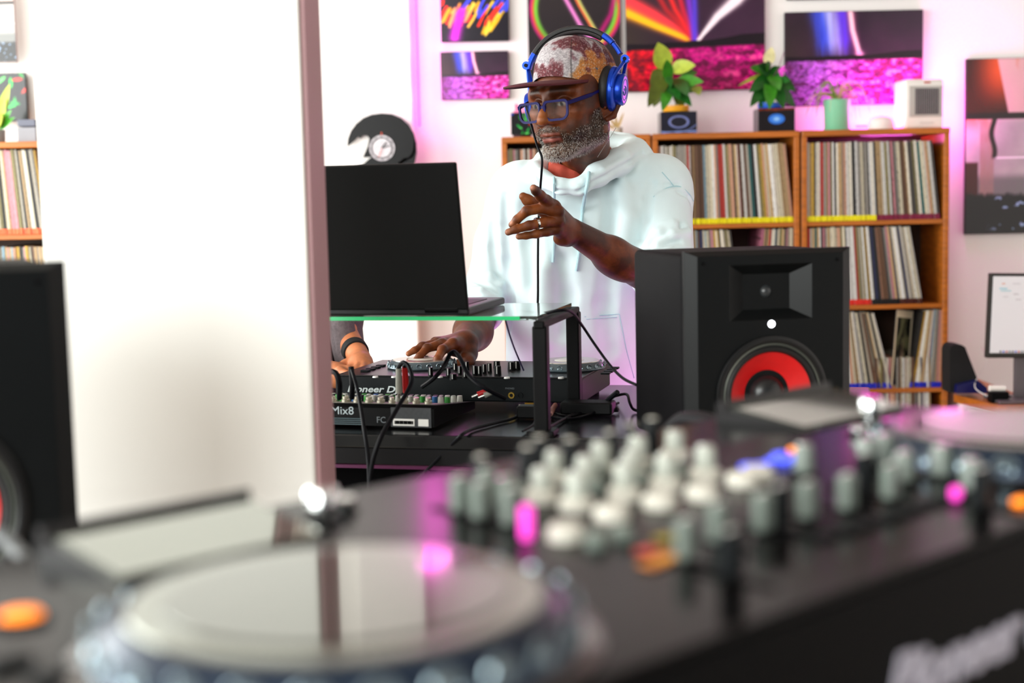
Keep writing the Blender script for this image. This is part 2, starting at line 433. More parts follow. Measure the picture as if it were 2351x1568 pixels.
# ------------------------------------------------------------------ printed pictures (flat prints, colour computed per point)
def lines_glow(x, y, pts, w):
    d = np.full(x.shape, 9.0)
    for (x0, y0), (x1, y1) in zip(pts[:-1], pts[1:]):
        dx, dy = x1-x0, y1-y0; t = np.clip(((x-x0)*dx+(y-y0)*dy)/(dx*dx+dy*dy+1e-9), 0, 1)
        d = np.minimum(d, np.hypot(x-x0-t*dx, y-y0-t*dy))
    return np.exp(-(d/w)**2)
def C(h): return np.array([int(h[i:i+2], 16)/255 for i in (1, 3, 5)])
def mixc(a, b, t): return a*(1-t[..., None])+b*t[..., None]
def N2(x, y, s, o=4, z=0.): return fbm(np.stack([x*s, y*s, np.zeros_like(x)+z], -1), o)
def art_desert(x, y, w, red=0, trails=1):
    # night desert under light trails; x,y in 0..1 (y up)
    n = N2(x*w, y, 5); sky = mixc(C('#1c1220'), C('#4b2a44'), np.clip(.25+.9*(1-y)*x+.3*(n-.5), 0, 1))
    sky = mixc(sky, C('#4a4326'), np.clip((.35-x)*1.6, 0, .55)*np.clip(1.2-y, 0, 1))
    c = sky
    hz = .51+.01*x
    if not red:
        for (px, wd, col, a) in ((.25, .055, '#4b6cff', 1), (.31, .03, '#8fa4ff', .9), (.35, .05, '#b9c4ff', .9), (.41, .05, '#5a35e0', .9), (.23, .04, '#2a3ab0', .7), (.47, .03, '#c24a6a', .5)):
            q = np.exp(-((x-px-.10*(1-y)-.03*(N2(x, y, 4)-.5))/wd)**2)*sstep(.50+px*.10, .80, y+.16*N2(x*9, y, 3))
            c = mixc(c, C(col), np.clip(q*a*(.45+1.1*N2(x*w*9, y*.35+x, 5, 3, px)), 0, 1))
        g = lines_glow(x*w, y, [(.47*w, 1.05), (.49*w, .80), (.525*w, .62), (.54*w, .535)], .026)
        c = mixc(c, C('#ffd9dc'), np.clip(g*1.2, 0, 1)); g = lines_glow(x*w, y, [(.54*w, .53), (.545*w, .53)], .04); c = mixc(c, C('#ffb0e0'), g)
    else:
        g = lines_glow(x*w, y, [(-.1, .70), (.2*w, .55), (.36*w, .45), (.495*w, .365)], .032*(1+2.2*np.clip(.5-x, 0, 1)))
        c = mixc(c, C('#ff3c46'), np.clip(g*1.5, 0, 1)); g2 = lines_glow(x*w, y, [(0, .585), (.22*w, .48), (.495*w, .36)], .018*(1+2*np.clip(.5-x, 0, 1)))
        c = mixc(c, C('#ffc21c'), np.clip(g2*1.2, 0, 1))
        for px, col in ((.12, '#c4232a'), (.25, '#ff2a2a'), (.36, '#e0203a'), (.46, '#8a34d8'), (.53, '#5a40e0')):
            g = lines_glow(x*w, y, [(px*w-.05, 1.0), ((px*.5+.25)*w-.02, .6), (.495*w, .37)], .024); c = mixc(c, C(col), np.clip(g*.9, 0, 1))
        g = lines_glow(x*w, y, [(.98*w, .90), (.80*w, .66), (.66*w, .54), (.56*w, .42), (.52*w, .37)], .012+.11*np.clip(y-.40, 0, 1))
        c = mixc(c, C('#fdeef6'), np.clip(g*1.5, 0, 1))
        hz = .335+.03*x
    ridge = hz+.04*sstep(.55, 1, x)+.02*N2(x, y*0, 6)
    c = mixc(c, C('#160a14'), sstep(ridge+.012, ridge-.004, y))
    sp = N2(x*w*1.0, y*1.6, 42, 3); sp2 = N2(x*w, y*1.5, 17, 3, 4.)
    if red: g = mixc(C('#e01020'), C('#c0087a'), sstep(.05, .5, x)); g = mixc(g, C('#7a0628'), np.clip((.22-y)*2.0, 0, .7))
    else: g = mixc(C('#b060d8'), C('#f030b8'), sstep(.25, .8, x)); g = mixc(g, C('#5a1a50'), np.clip((.25-x)*2.2, 0, .7))
    g = g*(.45+1.0*sp[..., None]); g = mixc(g, C('#ffb0f0') if not red else C('#ff60a0'), sstep(.56, .72, sp2)*sstep(.3, .9, x+.25*(not red))*.75)
    g = mixc(g, C('#3a0620'), sstep(.5, .33, sp2)*.55)
    return mixc(c, g, sstep(hz-.02, hz-.045, y))
def art_lights(x, y, w):
    c = np.zeros(x.shape+(3,))+C('#0c0616')
    r = np.random.default_rng(3)
    for k in range(64):
        a = r.random()*w; b = .12+.15*r.random()+(.45 if k % 3 == 0 else 0)+.03*(k % 2); l = .05+.06*r.random(); th = r.random()*6.28
        pts = [(a+l*math.cos(th+q*.7)*q/3, b+l*.8*math.sin(th+q*1.1)) for q in range(4)]
        c = mixc(c, C(['#ffd21c', '#ff3018', '#f0e040', '#ff7a18', '#e8c010', '#3a50ff'][k % 6]), np.clip(lines_glow(x*w, y, pts, .0095)*1.3, 0, 1))
    c = mixc(c, C('#e01ce8'), np.clip(lines_glow(x*w, y, [(.2*w, .03), (.24*w, .12), (.30*w, .22)], .045), 0, 1))
    return c
def art_rings(x, y, w):
    c = np.zeros(x.shape+(3,))+C('#211a1e'); X = x*w
    R = np.hypot(X-.52*w, y-.60); an = np.arctan2(y-.60, X-.52*w)
    for rr, wd, col in ((.47*w, .014, '#ff5a2c'), (.435*w, .016, '#7ddc3c'), (.49*w, .01, '#c01878')):
        m = np.exp(-((R-rr)/wd)**2)*np.clip(.35+.65*np.abs(np.cos(an*.9)), 0, 1); c = mixc(c, C(col), np.clip(m, 0, 1))
    c = mixc(c, C('#f08ad8'), lines_glow(X, y, [(.28*w, .85), (.42*w, .66), (.60*w, .44), (.72*w, .36)], .016))
    c = mixc(c, C('#c8d070'), lines_glow(X, y, [(.42*w, .85), (.58*w, .62), (.80*w, .36)], .012))
    c = mixc(c, C('#ff7040'), lines_glow(X, y, [(.39*w, .85), (.555*w, .62), (.775*w, .36)], .008)*.9)
    c = mixc(c, C('#c8147a'), lines_glow(X, y, [(.97*w, .75), (.90*w, .55), (.72*w, .35)], .02)*.8)
    return c
def art_window(x, y, w):
    # a workshop picture seen as dark furniture before bright glazed wall
    n = N2(x*w, y, 7); c = mixc(C('#c9c4c0'), C('#8f8d8b'), np.clip(n, 0, 1))
    c = mixc(c, C('#c9a79c'), sstep(.62, .72, y)*.8); c = mixc(c, C('#c0663a'), sstep(.58, .72, N2(x*w*2, y*.7, 5, 4, 2.))*sstep(.55, .7, y)*.7)
    c = mixc(c, C('#6b6c6a'), sstep(.36, .30, y)*.9)
    lamp = sstep(.02, -.0, x-.34-.16*(1-y)/.38)*sstep(.66, .68, y); c = mixc(c, mixc(C('#2a0d08')+0*c, C('#c2501a'), sstep(.66, .95, y)*sstep(.0, .4, x)), lamp)
    c = mixc(c, C('#15100f'), sstep(.022, .014, np.abs(y-.675)))
    c = mixc(c, C('#efeef0'), sstep(.007, .003, np.abs(y-.435))*sstep(.28, .3, x))
    c = mixc(c, C('#3c1a18'), sstep(.15, .13, x)*sstep(.42, .40, y)); c = mixc(c, C('#9c7c70'), sstep(.15, .17, x)*sstep(.33, .31, x)*sstep(.66, .64, y)*(.5+.4*N2(x, y, 20)))
    c = mixc(c, C('#1c1412'), sstep(.035, .02, np.abs(x-.31-.02*np.sin(y*30)))*sstep(.42, .45, y)*sstep(.68, .66, y))
    c = mixc(c, C('#0b0a0d'), sstep(.235, .20, y+.03*N2(x*3, y, 9)-.02)); sp = N2(x*w, y, 40, 2, 3.)
    c = mixc(c, C('#9fc0e8'), sstep(.72, .8, sp)*sstep(.24, .2, y)*sstep(.2, .4, x)*.9)
    return c
def art_leaves(x, y, w):
    c = np.zeros(x.shape+(3,))+C('#060507'); X = x*w; r = np.random.default_rng(5)
    for k in range(26):
        a, b, th = r.random()*w, r.random(), r.random()*3.1; u = (X-a)*math.cos(th)+(y-b)*math.sin(th); v = -(X-a)*math.sin(th)+(y-b)*math.cos(th)
        m = np.clip(1.3-(u/.13)**2-(v/.045)**2, 0, 1); c = mixc(c, C(['#1fd84a', '#0f8a2c', '#58e060', '#e02818', '#2040c0', '#18a040'][k % 6]), m)
    return c
def art_loop(x, y, w):
    c = np.zeros(x.shape+(3,))+C('#1a1a28'); R = np.hypot(x-.5, (y-.55)*1.0)
    c = mixc(c, C('#7f90d8'), np.exp(-((R-.27)/.02)**2)); c = mixc(c, C('#b0b8f0'), np.exp(-((R-.235)/.012)**2)*.8)
    for k in range(4): c = mixc(c, C('#90a8f0'), lines_glow(x, y, [(0, .03+.03*k), (.5, .13-.02*k), (1, .04+.04*k)], .014)*.9)
    c = mixc(c, C('#8090d0'), lines_glow(x, y, [(.62, .12), (.8, .2), (1, .42)], .015)); return c
def art_globe(x, y, w):
    c = np.zeros(x.shape+(3,))+C('#140c10'); c = mixc(c, C('#a03818'), sstep(.86, .98, y+.1*N2(x, y, 6)-.05)*.8)
    R = np.hypot((x-.5), (y-.55)); g = mixc(C('#2c70d8')+0*c, C('#9fd0ff'), np.exp(-(R/.1)**2)); return mixc(c, g, sstep(.235, .215, R))
def art_cover(x, y, w):
    c = np.zeros(x.shape+(3,))+C('#e4d8b8'); inn = (x > .1)*(x < .9)*(y > .0)*(y < .9); n = N2(x, y, 5)
    c = np.where(inn[..., None] > 0, mixc(C('#1c1c12')+0*c, C('#6a6a4a'), sstep(.45, .7, n)), c); c = mixc(c, C('#c8a090'), np.exp(-(((x-.5)/.1)**2+((y-.25)/.22)**2)*1.0)); return c
M_print = mat('glossy_print', '#ffffff', .22, attr=True, noise=.03, nscale=200, coat=.25)
M_edge = mat('print_edge', '#1a1618', .5, noise=.05)
def picture(name, label, cat, art, cx, cz, w, h, y, nx=150, th=.02, group=None, rotz=0, lean=0, M=None, frame=None):
    root = thing(name, label, cat, (cx, y, cz-h/2), rotz, group); root.rotation_euler = (lean, 0, rotz)
    MB().box((0, th/2+.001, h/2), (w, th, h), bev=.0015, seg=1).done('panel', frame or M_edge, root)
    ny = max(8, int(nx*h/w)); gx, gz = np.meshgrid(np.linspace(0, 1, nx), np.linspace(0, 1, ny), indexing='ij')
    c = srgb_np(np.clip(art(gx, gz, w/h), 0, 1)).reshape(-1, 3)
    V = np.stack([(gx-.5)*w*.996, 0*gx, .002+gz*(h-.004)], -1).reshape(-1, 3)
    i = np.arange(nx*ny).reshape(nx, ny); F = np.stack([i[:-1, :-1], i[1:, :-1], i[1:, 1:], i[:-1, 1:]], -1).reshape(-1, 4)
    mesh_np('printed_face', V, F, M or M_print, root, col=c, smooth=False)
    return root
def pic_px(name, label, cat, art, x0, y0, x1, y1, Y, **k):
    a = P(x0, (y0+y1)/2, Y); b = P(x1, (y0+y1)/2, Y); t = P((x0+x1)/2, y0, Y); u = P((x0+x1)/2, y1, Y)
    return picture(name, label, cat, art, (a.x+b.x)/2, (t.z+u.z)/2, b.x-a.x, t.z-u.z, Y, **k)
YP = YW-.03
pic_px('wall_picture', 'tall dark print of yellow and red light squiggles over a small landscape print', 'picture', art_lights, 1009, -205, 1166, 95, YP)
pic_px('wall_picture', 'smallest print on the wall, blue light over a pink field, left of the cap', 'picture', lambda x, y, w: art_desert(x, y, w), 1012, 118, 1168, 228, YP)
pic_px('wall_picture', 'black print of green and orange light rings directly behind the cap', 'picture', art_rings, 1212, -110, 1424, 212, YP, nx=200)
pic_px('wall_picture', 'large print of red, yellow and white light beams over a crimson field', 'picture', lambda x, y, w: art_desert(x, y, w, red=1), 1437, -105, 1756, 208, YP, nx=240)
pic_px('wall_picture', 'large print of blue light falling on a magenta field above the heater', 'picture', lambda x, y, w: art_desert(x, y, w), 1802, 25, 2119, 241, YP, nx=260)
pic_px('wall_picture', 'tall workshop photograph with orange lampshade, rightmost on the wall', 'picture', art_window, 2217, 133, 2420, 536, YP, nx=130)
pic_px('wall_picture', 'print of an orange stage glow cut by the top edge, above the blue light print', 'picture', art_lights, 1806, -260, 2116, -4, YP, nx=80)
pic_px('wall_picture', 'cropped grey framed print in the top left corner', 'picture', art_window, -90, -60, 33, 144, 5.55, nx=60, frame=mat('pale_frame', '#b9a8a4', .5, noise=.05))
pic_px('wall_picture', 'black print of green leaves above the left bookcase', 'picture', art_leaves, -110, 169, 60, 279, 5.60, nx=90)

# ------------------------------------------------------------------ bookcases
YB = 5.70
def bookcase(name, label, x0, x1, zt, zs, Y, yb):
    root = thing(name, label, 'bookcase', ((x0+x1)/2, (Y+yb)/2, 0), 0, 'wooden bookcases full of records')
    d = yb-Y; t = .021; w = x1-x0
    for s in (-1, 1): MB().box((s*(w/2-t/2), 0, zt/2), (t, d, zt), bev=.002, seg=1).done('side_panel', M_wood, root)
    MB().box((0, -.004, zt-t/2), (w-.001, d+.008, t+.002), bev=.003, seg=1).done('top_board', M_woodh, root)
    for z in zs: MB().box((0, .002, z-.009), (w-2*t, d-.004, .018), bev=.0015, seg=1).done('shelf_board', M_woodh, root)
    MB().box((0, d/2-.004, zt/2), (w-2*t, .006, zt-.04)).done('back_panel', mat('dark_back_panel', '#3a2008', .6, noise=.2, nscale=8), root)
    MB().box((0, -d/2+.03, .04), (w-2*t, .015, .08)).done('plinth', M_woodh, root)
    return root
z3 = P(2010, 297, YB).z
zsh = [P(2010, 506, YB).z, P(2010, 700, YB).z, P(2010, 893, YB).z, .42, .10]
X3 = (P(1841, 500, YB).x, P(2179, 500, YB).x); X2 = (P(1500, 500, YB).x, P(1836, 500, YB).x); X1 = (P(1155, 500, YB).x, P(1496, 500, YB).x)
bookcase('bookcase', 'right bookcase carrying the heater and the mint green pot', X3[0], X3[1], z3, zsh, YB, YW-.03)
bookcase('bookcase', 'middle bookcase behind the man, two small cubes on its top', X2[0], X2[1], z3, zsh, YB, YW-.03)
bookcase('bookcase', 'bookcase hidden mostly by the man, its left end showing beside his beard', X1[0], X1[1], z3, zsh, YB, YW-.03)
YL = 5.30; zL = P(40, 326, YL).z
zshL = [P(40, 539, YL).z, P(40, 760, YL).z, .6, .2]
X0 = (P(-290, 400, YL).x, P(120, 400, YL).x)
bookcase('bookcase', 'leftmost bookcase, half hidden by the white column', X0[0], X0[1], zL, zshL, YL, YL+.33)
# partition carrying the two pictures above the left bookcase
struct('wall_left', MB().box(((X0[0]+X0[1])/2-.3, YL+.40, 1.6), (1.5, .10, 3.2)), M_wall)

# records
def spine_mat(name, rough=.55):
    m = bpy.data.materials.new(name); m.use_nodes = True; nt = m.node_tree; b = nt.nodes['Principled BSDF']; b.inputs['Roughness'].default_value = rough
    oi = nt.nodes.new('ShaderNodeObjectInfo'); tc = nt.nodes.new('ShaderNodeTexCoord'); mp = nt.nodes.new('ShaderNodeMapping'); mp.inputs['Scale'].default_value = (60, 2, 55)
    nt.links.new(tc.outputs['Object'], mp.inputs[0])
    ad = nt.nodes.new('ShaderNodeVectorMath'); ad.operation = 'ADD'; sc = nt.nodes.new('ShaderNodeMath'); sc.operation = 'MULTIPLY'; sc.inputs[1].default_value = 97
    nt.links.new(oi.outputs['Random'], sc.inputs[0]); nt.links.new(mp.outputs[0], ad.inputs[0]); nt.links.new(sc.outputs[0], ad.inputs[1])
    n = nt.nodes.new('ShaderNodeTexNoise'); n.inputs['Scale'].default_value = 1.6; n.inputs['Detail'].default_value = 3; nt.links.new(ad.outputs[0], n.inputs['Vector'])
    r = nt.nodes.new('ShaderNodeValToRGB'); r.color_ramp.elements[0].position = .36; r.color_ramp.elements[1].position = .50
    r.color_ramp.elements[0].color = (.12, .10, .10, 1); r.color_ramp.elements[1].color = (1, 1, 1, 1); nt.links.new(n.outputs['Fac'], r.inputs[0])
    mx = nt.nodes.new('ShaderNodeMix'); mx.data_type = 'RGBA'; mx.blend_type = 'MULTIPLY'; mx.inputs[0].default_value = .9
    nt.links.new(oi.outputs['Color'], mx.inputs[6]); nt.links.new(r.outputs[0], mx.inputs[7]); nt.links.new(mx.outputs[2], b.inputs['Base Color'])
    return m
M_spine = spine_mat('record_sleeve_card')
rb = MB().box((0, .155, .157), (1, .31, .314), bev=0); me_rec = None
_o = rb.done('record', M_spine); me_rec = _o.data; bpy.data.objects.remove(_o)
TABM = {k: mat('tab_'+k, v, .35, noise=.06, nscale=100) for k, v in dict(yellow='#e8dc10', maroon='#7a1038', red='#d8281c', black='#101010', brown='#4a2018', blue='#1424b8', orange='#ff5a14').items()}
TAB = {}
for k, m_ in TABM.items():
    _o = MB().box((0, -.0005, .0105), (1.03, .003, .021)).done('sleeve_tab', m_); TAB[k] = _o.data; bpy.data.objects.remove(_o)
PAL = [('cream', '#e3d9bd', 9), ('ivory', '#efe8d6', 8), ('tan', '#c9a878', 6), ('white', '#f0efea', 6), ('grey', '#9a958c', 5), ('black', '#1e1c1c', 6), ('olive', '#8a8050', 3),
       ('pale blue', '#8fb6c8', 3), ('pink', '#d8909a', 3), ('brown', '#6e4c34', 4), ('red', '#b83428', 2), ('mustard', '#cfa63c', 2), ('teal', '#1f6a68', 1), ('navy', '#27305a', 1), ('peach', '#e8b090', 4), ('charcoal', '#4c4844', 4)]
PW = np.array([p[2] for p in PAL], float); PW /= PW.sum()
ORD = lambda n: f"{n}{'th' if 10 <= n % 100 <= 20 else {1: 'st', 2: 'nd', 3: 'rd'}.get(n % 10, 'th')}"
nrec = 0
def record_row(x0, x1, z, Y, lean0, lean1, tabs, where, first=None, mean=.0085, hid=None, over=None):
    global nrec
    r = random.Random(where); x = x0; i = 0; n_est = int((x1-x0)/mean)
    while x < x1:
        t = min(max(r.gauss(mean, .0028), .0042), .016)
        f = (x-x0)/(x1-x0); a = lean0+(lean1-lean0)*f**1.3; i += 1
        nm, hx, _ = PAL[int(np.searchsorted(np.cumsum(PW), r.random()))] if not (over and i in over) else over[i]
        if first and i == 1: nm, hx = first
        c = srgb(hx); j = .82+r.uniform(-.22, .12)
        tk = next(k for lim, k in tabs if f <= lim)
        rec = bpy.data.objects.new('record', me_rec); COL.objects.link(rec); hgt = 1+r.uniform(-.012, .004)
        th = t*.84
        off = 0
        rec.rotation_euler = (0, math.radians(a), 0); rec.scale = (th, 1, hgt)
        rec.location = (x+t/2, Y+.012+r.uniform(0, .008), z+.0006+abs(math.sin(math.radians(a)))*th/2); rec.color = (c[0]*j, c[1]*j, c[2]*j, 1)
        setp(rec, f'{nm} {tk}-tabbed record, {ORD(i)} from left, {where}', 'record', f'records, {where}')
        tb = bpy.data.objects.new('sleeve_tab', TAB[tk]); COL.objects.link(tb); tb.parent = rec
        x += t/math.cos(math.radians(a)); nrec += 1
def rx(px, Y=YB): return P(px, 500, Y).x
record_row(rx(1855), rx(2160), zsh[0], YB, 0, -6.5, [(.52, 'yellow'), (2, 'maroon')], 'top shelf of right bookcase')
record_row(rx(1858), rx(2120), zsh[1], YB, -.5, -10, [(.55, 'red'), (.8, 'black'), (2, 'brown')], 'second shelf of right bookcase', first=('red', '#d8281c'))
record_row(rx(1940), rx(2052), zsh[2], YB, -5, -14.5, [(2, 'blue')], 'left leaning bunch, third shelf of right bookcase')
record_row(rx(2092), rx(2160), zsh[2], YB, 9, 1, [(2, 'blue')], 'right bunch, third shelf of right bookcase')
record_row(rx(2010), rx(2140), zsh[3], YB, 0, -1, [(2, 'blue')], 'lowest visible shelf of right bookcase')
record_row(rx(1514), rx(1822), zsh[0], YB, 0, -6, [(2, 'yellow')], 'top shelf of middle bookcase', mean=.0092)
record_row(rx(1590), rx(1696), zsh[1], YB, -1, -7, [(2, 'red')], 'left bunch, second shelf of middle bookcase')
record_row(rx(1735), rx(1826), zsh[1], YB, 5, 0, [(2, 'red')], 'right bunch, second shelf of middle bookcase', first=('pink', '#c07088'))
record_row(rx(1168), rx(1262), zsh[0], YB, 0, 0, [(2, 'yellow')], 'on the shelf beside the beard')
record_row(rx(1436), rx(1474), zsh[0], YB, 0, -3, [(2, 'yellow')], 'shelf behind the hood')
record_row(rx(-40, YL), rx(104, YL), zshL[0], YL, -2, -6, [(2, 'orange')], 'top shelf of leftmost bookcase', mean=.0095)
record_row(rx(-40, YL), rx(106, YL), zshL[1], YL, 0, -4, [(2, 'orange')], 'second shelf of leftmost bookcase', mean=.0095)
# the sleeve that shows its cover between the two leaning groups
q = P(2072, 800, YB); cv = picture('record', 'record sleeve turned outward showing a dark photo cover with cream border', 'record', art_cover, q.x-.005, zsh[2]+.157, .11, .31, YB+.03, nx=60, th=.004, group='turned record')
cv.rotation_euler = (0, math.radians(7), math.radians(38)); cv.location.z = zsh[2]+.006

# ------------------------------------------------------------------ things on the bookcases
def leafmesh(mb, base, tip, w, droop=.2, curl=.15, n=7):
    base = Vector(base); tip = Vector(tip); ax = tip-base; L = ax.length; ax.normalize()
    side = ax.cross(Vector((0, -1, .35))).normalized(); nor = side.cross(ax).normalized()
    rows = []
    for i in range(n+1):
        t = i/n; wd = w*math.sin(PI*min(t**.75, 1))**.8*.5+.0006; c = base+ax*L*t+Vector((0, 0, -1))*droop*L*t*t
        rows.append([mb.bm.verts.new(c-side*wd+nor*curl*wd), mb.bm.verts.new(c), mb.bm.verts.new(c+side*wd+nor*curl*wd)])
    for a, b in zip(rows[:-1], rows[1:]):
        mb.bm.faces.new((a[0], a[1], b[1], b[0])); mb.bm.faces.new((a[1], a[2], b[2], b[1]))
M_leaf = [mat('leaf_dark', '#1d5a1c', .35, noise=.35, nscale=25), mat('leaf_mid', '#3f8a24', .35, noise=.35, nscale=25), mat('leaf_lime', '#a3b43c', .4, noise=.3, nscale=30), mat('leaf_olive', '#4d5a18', .4, noise=.3, nscale=25)]
M_stem = mat('stem', '#6b6a2c', .5, noise=.2); M_soil = mat('potting_soil', '#2a1c12', .9, noise=.4, nscale=120)
def leaf(root, Y, a, b, w, m, dy=0, droop=.12):
    pa = P(a[0], a[1], Y); pb = P(b[0], b[1], Y+dy); mb = MB(); leafmesh(mb, pa, pb, w*Y/FPX, droop)
    mb.done('leaf', M_leaf[m] if isinstance(m, int) else m, root, world=True, smooth=True)
def pot(root, x, y, z, r, h, m, taper=.9):
    R = root; MB().lathe([(0, z), (r*taper, z), (r*taper+.002, z+.003), (r, z+h-.004), (r+.001, z+h), (r-.004, z+h), (r-.006, z+h-.008), (r-.007, z+h-.015), (0, z+h-.015)], (x, y, 0), 40).done('pot', m, R, world=True, smooth=True)
    MB().lathe([(0, z+h-.0145), (r-.008, z+h-.0145), (r-.008, z+h-.011), (0, z+h-.009)], (x, y, 0), 24).done('soil', M_soil, R, world=True)
YS = 5.86
def cube_pic(name, label, art, x0, x1, y0, y1, Y):
    a = P(x0, (y0+y1)/2, Y).x; b = P(x1, (y0+y1)/2, Y).x; t = P((x0+x1)/2, y0, Y).z; s = b-a; z0 = z3+.003
    return picture(name, label, 'box', art, (a+b)/2, (z0+t)/2, s, t-z0, Y, th=s*.8, nx=70, frame=M_black2)
c1 = cube_pic('display_cube', 'small black cube printed with a blue light loop, under the yellow pot', art_loop, 1517, 1600, 256, 308, YS-.03)
c2 = cube_pic('display_cube', 'small black cube printed with a glowing blue ball, under the blue pot', art_globe, 1741, 1825, 248, 304, YS-.03)
t1 = P(1558, 256, YS-.03).z; t2 = P(1783, 248, YS-.03).z
# plant in yellow pot
pc = P(1552, 250, YS+.03)
r1 = thing('potted_plant', 'leafy green plant with a broad pale top leaf in a yellow pot', 'plant', (pc.x, pc.y, t1+.002))
pot(r1, pc.x, pc.y, t1+.002, .054, .024, mat('yellow_pot', '#e8a41c', .35, noise=.05), .95)
base = (1552, 246)
MB().tube([P(1552, 246, pc.y), P(1550, 215, pc.y), P(1540, 170, pc.y), P(1525, 140, pc.y)], .004).done('stem', M_stem, r1, world=True)
for k, (a, b, w, m, dy) in enumerate([((1528, 162), (1510, 88), 44, 2, -.05), ((1540, 160), (1597, 142), 34, 2, -.06), ((1535, 185), (1530, 128), 26, 1, -.08), ((1548, 190), (1615, 178), 30, 1, -.1), ((1545, 205), (1612, 196), 26, 1, .05),
        ((1530, 170), (1487, 235), 36, 3, -.08), ((1520, 200), (1500, 240), 26, 3, .04), ((1545, 200), (1588, 235), 26, 0, -.1), ((1540, 195), (1520, 245), 26, 1, -.12), ((1550, 180), (1580, 210), 30, 0, -.14), ((1535, 190), (1560, 222), 30, 0, -.1),
        ((1595, 198), (1606, 214), 24, 2, -.05), ((1530, 200), (1545, 170), 26, 0, -.1), ((1520, 160), (1493, 190), 28, 3, -.02), ((1560, 170), (1600, 160), 24, 1, .06), ((1550, 215), (1570, 245), 22, 3, -.05)]):
    leaf(r1, pc.y, a, b, w, m, dy)
# plant in blue pot
pc = P(1768, 243, YS+.03)
r2 = thing('potted_plant', 'bushy dark green plant with a pink flower in a blue pot', 'plant', (pc.x, pc.y, t2+.002))
pot(r2, pc.x, pc.y, t2+.002, .05, .022, mat('blue_pot', '#1f58c8', .3, noise=.05), .95)
MB().tube([P(1768, 240, pc.y), P(1768, 200, pc.y), P(1764, 150, pc.y), P(1766, 130, pc.y)], .0035).done('stem', M_stem, r2, world=True)
for k, (a, b, w, m, dy) in enumerate([((1762, 150), (1772, 103), 26, mat('leaf_cream', '#d8cf9a', .5, noise=.3, nscale=20), -.03), ((1765, 165), (1722, 150), 24, 1, -.05), ((1768, 170), (1740, 140), 30, 0, -.08), ((1770, 175), (1720, 200), 30, 0, -.08), ((1765, 190), (1722, 232), 28, 0, -.1), ((1770, 180), (1766, 240), 30, 1, -.14),
        ((1772, 180), (1800, 238), 32, 0, -.08), ((1775, 175), (1826, 200), 32, 0, -.04), ((1775, 190), (1826, 236), 30, 0, .02), ((1768, 175), (1800, 150), 30, 0, -.06), ((1765, 180), (1745, 240), 26, 0, -.04), ((1770, 170), (1790, 200), 30, 1, -.12), ((1755, 170), (1695, 188), 8, 2, -.1), ((1765, 165), (1760, 135), 22, 1, -.08), ((1770, 190), (1815, 175), 26, 0, -.1)]):
    leaf(r2, pc.y, a, b, w, m, dy, .1 if m != 0 else .15)
M_flow = mat('pink_petal', '#e04ac8', .5, noise=.1)
for a, b in (((1788, 168), (1802, 150)), ((1788, 166), (1806, 160)), ((1790, 170), (1800, 172))): leaf(r2, pc.y-.1, a, b, 9, M_flow, 0, 0)
MB().tube([P(1772, 180, pc.y), P(1785, 160, pc.y-.06), P(1800, 120, pc.y-.05)], .0014).done('flower_stem', mat('purple_stem', '#7a3060', .5, noise=.1), r2, world=True)
# spider plant in mint pot
pc = P(1922, 262, YS)
r3 = thing('potted_plant', 'spider plant with thin arching leaves in a mint green pot', 'plant', (pc.x, pc.y, z3+.002))
zt = P(1922, 229, YS).z
pot(r3, pc.x, pc.y, z3+.008, .055, zt-z3-.008, mat('mint_pot', '#7cc09a', .4, noise=.04), .9)
MB().lathe([(0, z3+.002), (.052, z3+.002), (.056, z3+.012), (.05, z3+.012), (0, z3+.008)], (pc.x, pc.y, 0), 40).done('saucer', mat('mint_pot'), r3, world=True, smooth=True)
M_sp = [mat('blade_green', '#6f9a3c', .45, noise=.2), mat('blade_pale', '#c8a878', .45, noise=.2)]
for k in range(34):
    a = random.uniform(0, 2*PI); L = random.uniform(.06, .17); up = random.uniform(.03, .085); dr = random.uniform(.02, .15)
    d = Vector((math.cos(a), math.sin(a)*.45-.2, 0)); b = Vector((pc.x, pc.y, zt-.01))
    mb = MB(); mb.tube([b, b+d*L*.35+Vector((0, 0, up)), b+d*L*.75+Vector((0, 0, up*.7)), b+d*L+Vector((0, 0, up*.3-dr*.6))], [.0022, .002, .0012, .0006], n=4, sub=4)
    mb.done('blade', M_sp[k % 2], r3, world=True)
# white dome speaker, heater
pc = P(2022, 285, YS-.02)
rd = thing('smart_speaker', 'small plain white dome between the mint pot and the heater', 'speaker', (pc.x, pc.y, z3+.002))
MB().lathe([(0, 0), (.052, 0), (.054, .006), (.050, .035), (.044, .047), (.03, .054), (0, .056)], (0, 0, 0), 40).done('shell', mat('warm_white_plastic', '#e8e0dc', .5, noise=.03), rd, smooth=True)
MB().lathe([(0, .0562), (.012, .0562), (.012, .057), (0, .0574)], (0, 0, 0), 20).done('touch_button', M_white, rd, smooth=True)
xa_, xb_ = P(2072, 240, YS-.05).x, P(2167, 240, YS-.05).x; hz = P(2120, 183, YS-.05).z-z3; hw = xb_-xa_
rh = thing('fan_heater', 'white fan heater with grey grille at the right end of the bookcase top', 'heater', ((xa_+xb_)/2, YS, z3+.003), math.radians(7))
MB().box((0, .01, hz/2), (hw, .12, hz), bev=.014, seg=4).done('housing', mat('heater_white', '#e9e6df', .4, noise=.02), rh, smooth=True)
MB().box((.004, -.052, hz*.55), (hw*.84, .006, hz*.62), bev=.002).done('front_bezel', mat('heater_grey', '#b7b4ae', .4, noise=.03), rh)
MB().box((.008, -.0555, hz*.55), (hw*.60, .004, hz*.52), bev=.001).done('grille_back', mat('grille_dark', '#4a4648', .5, noise=.1), rh)
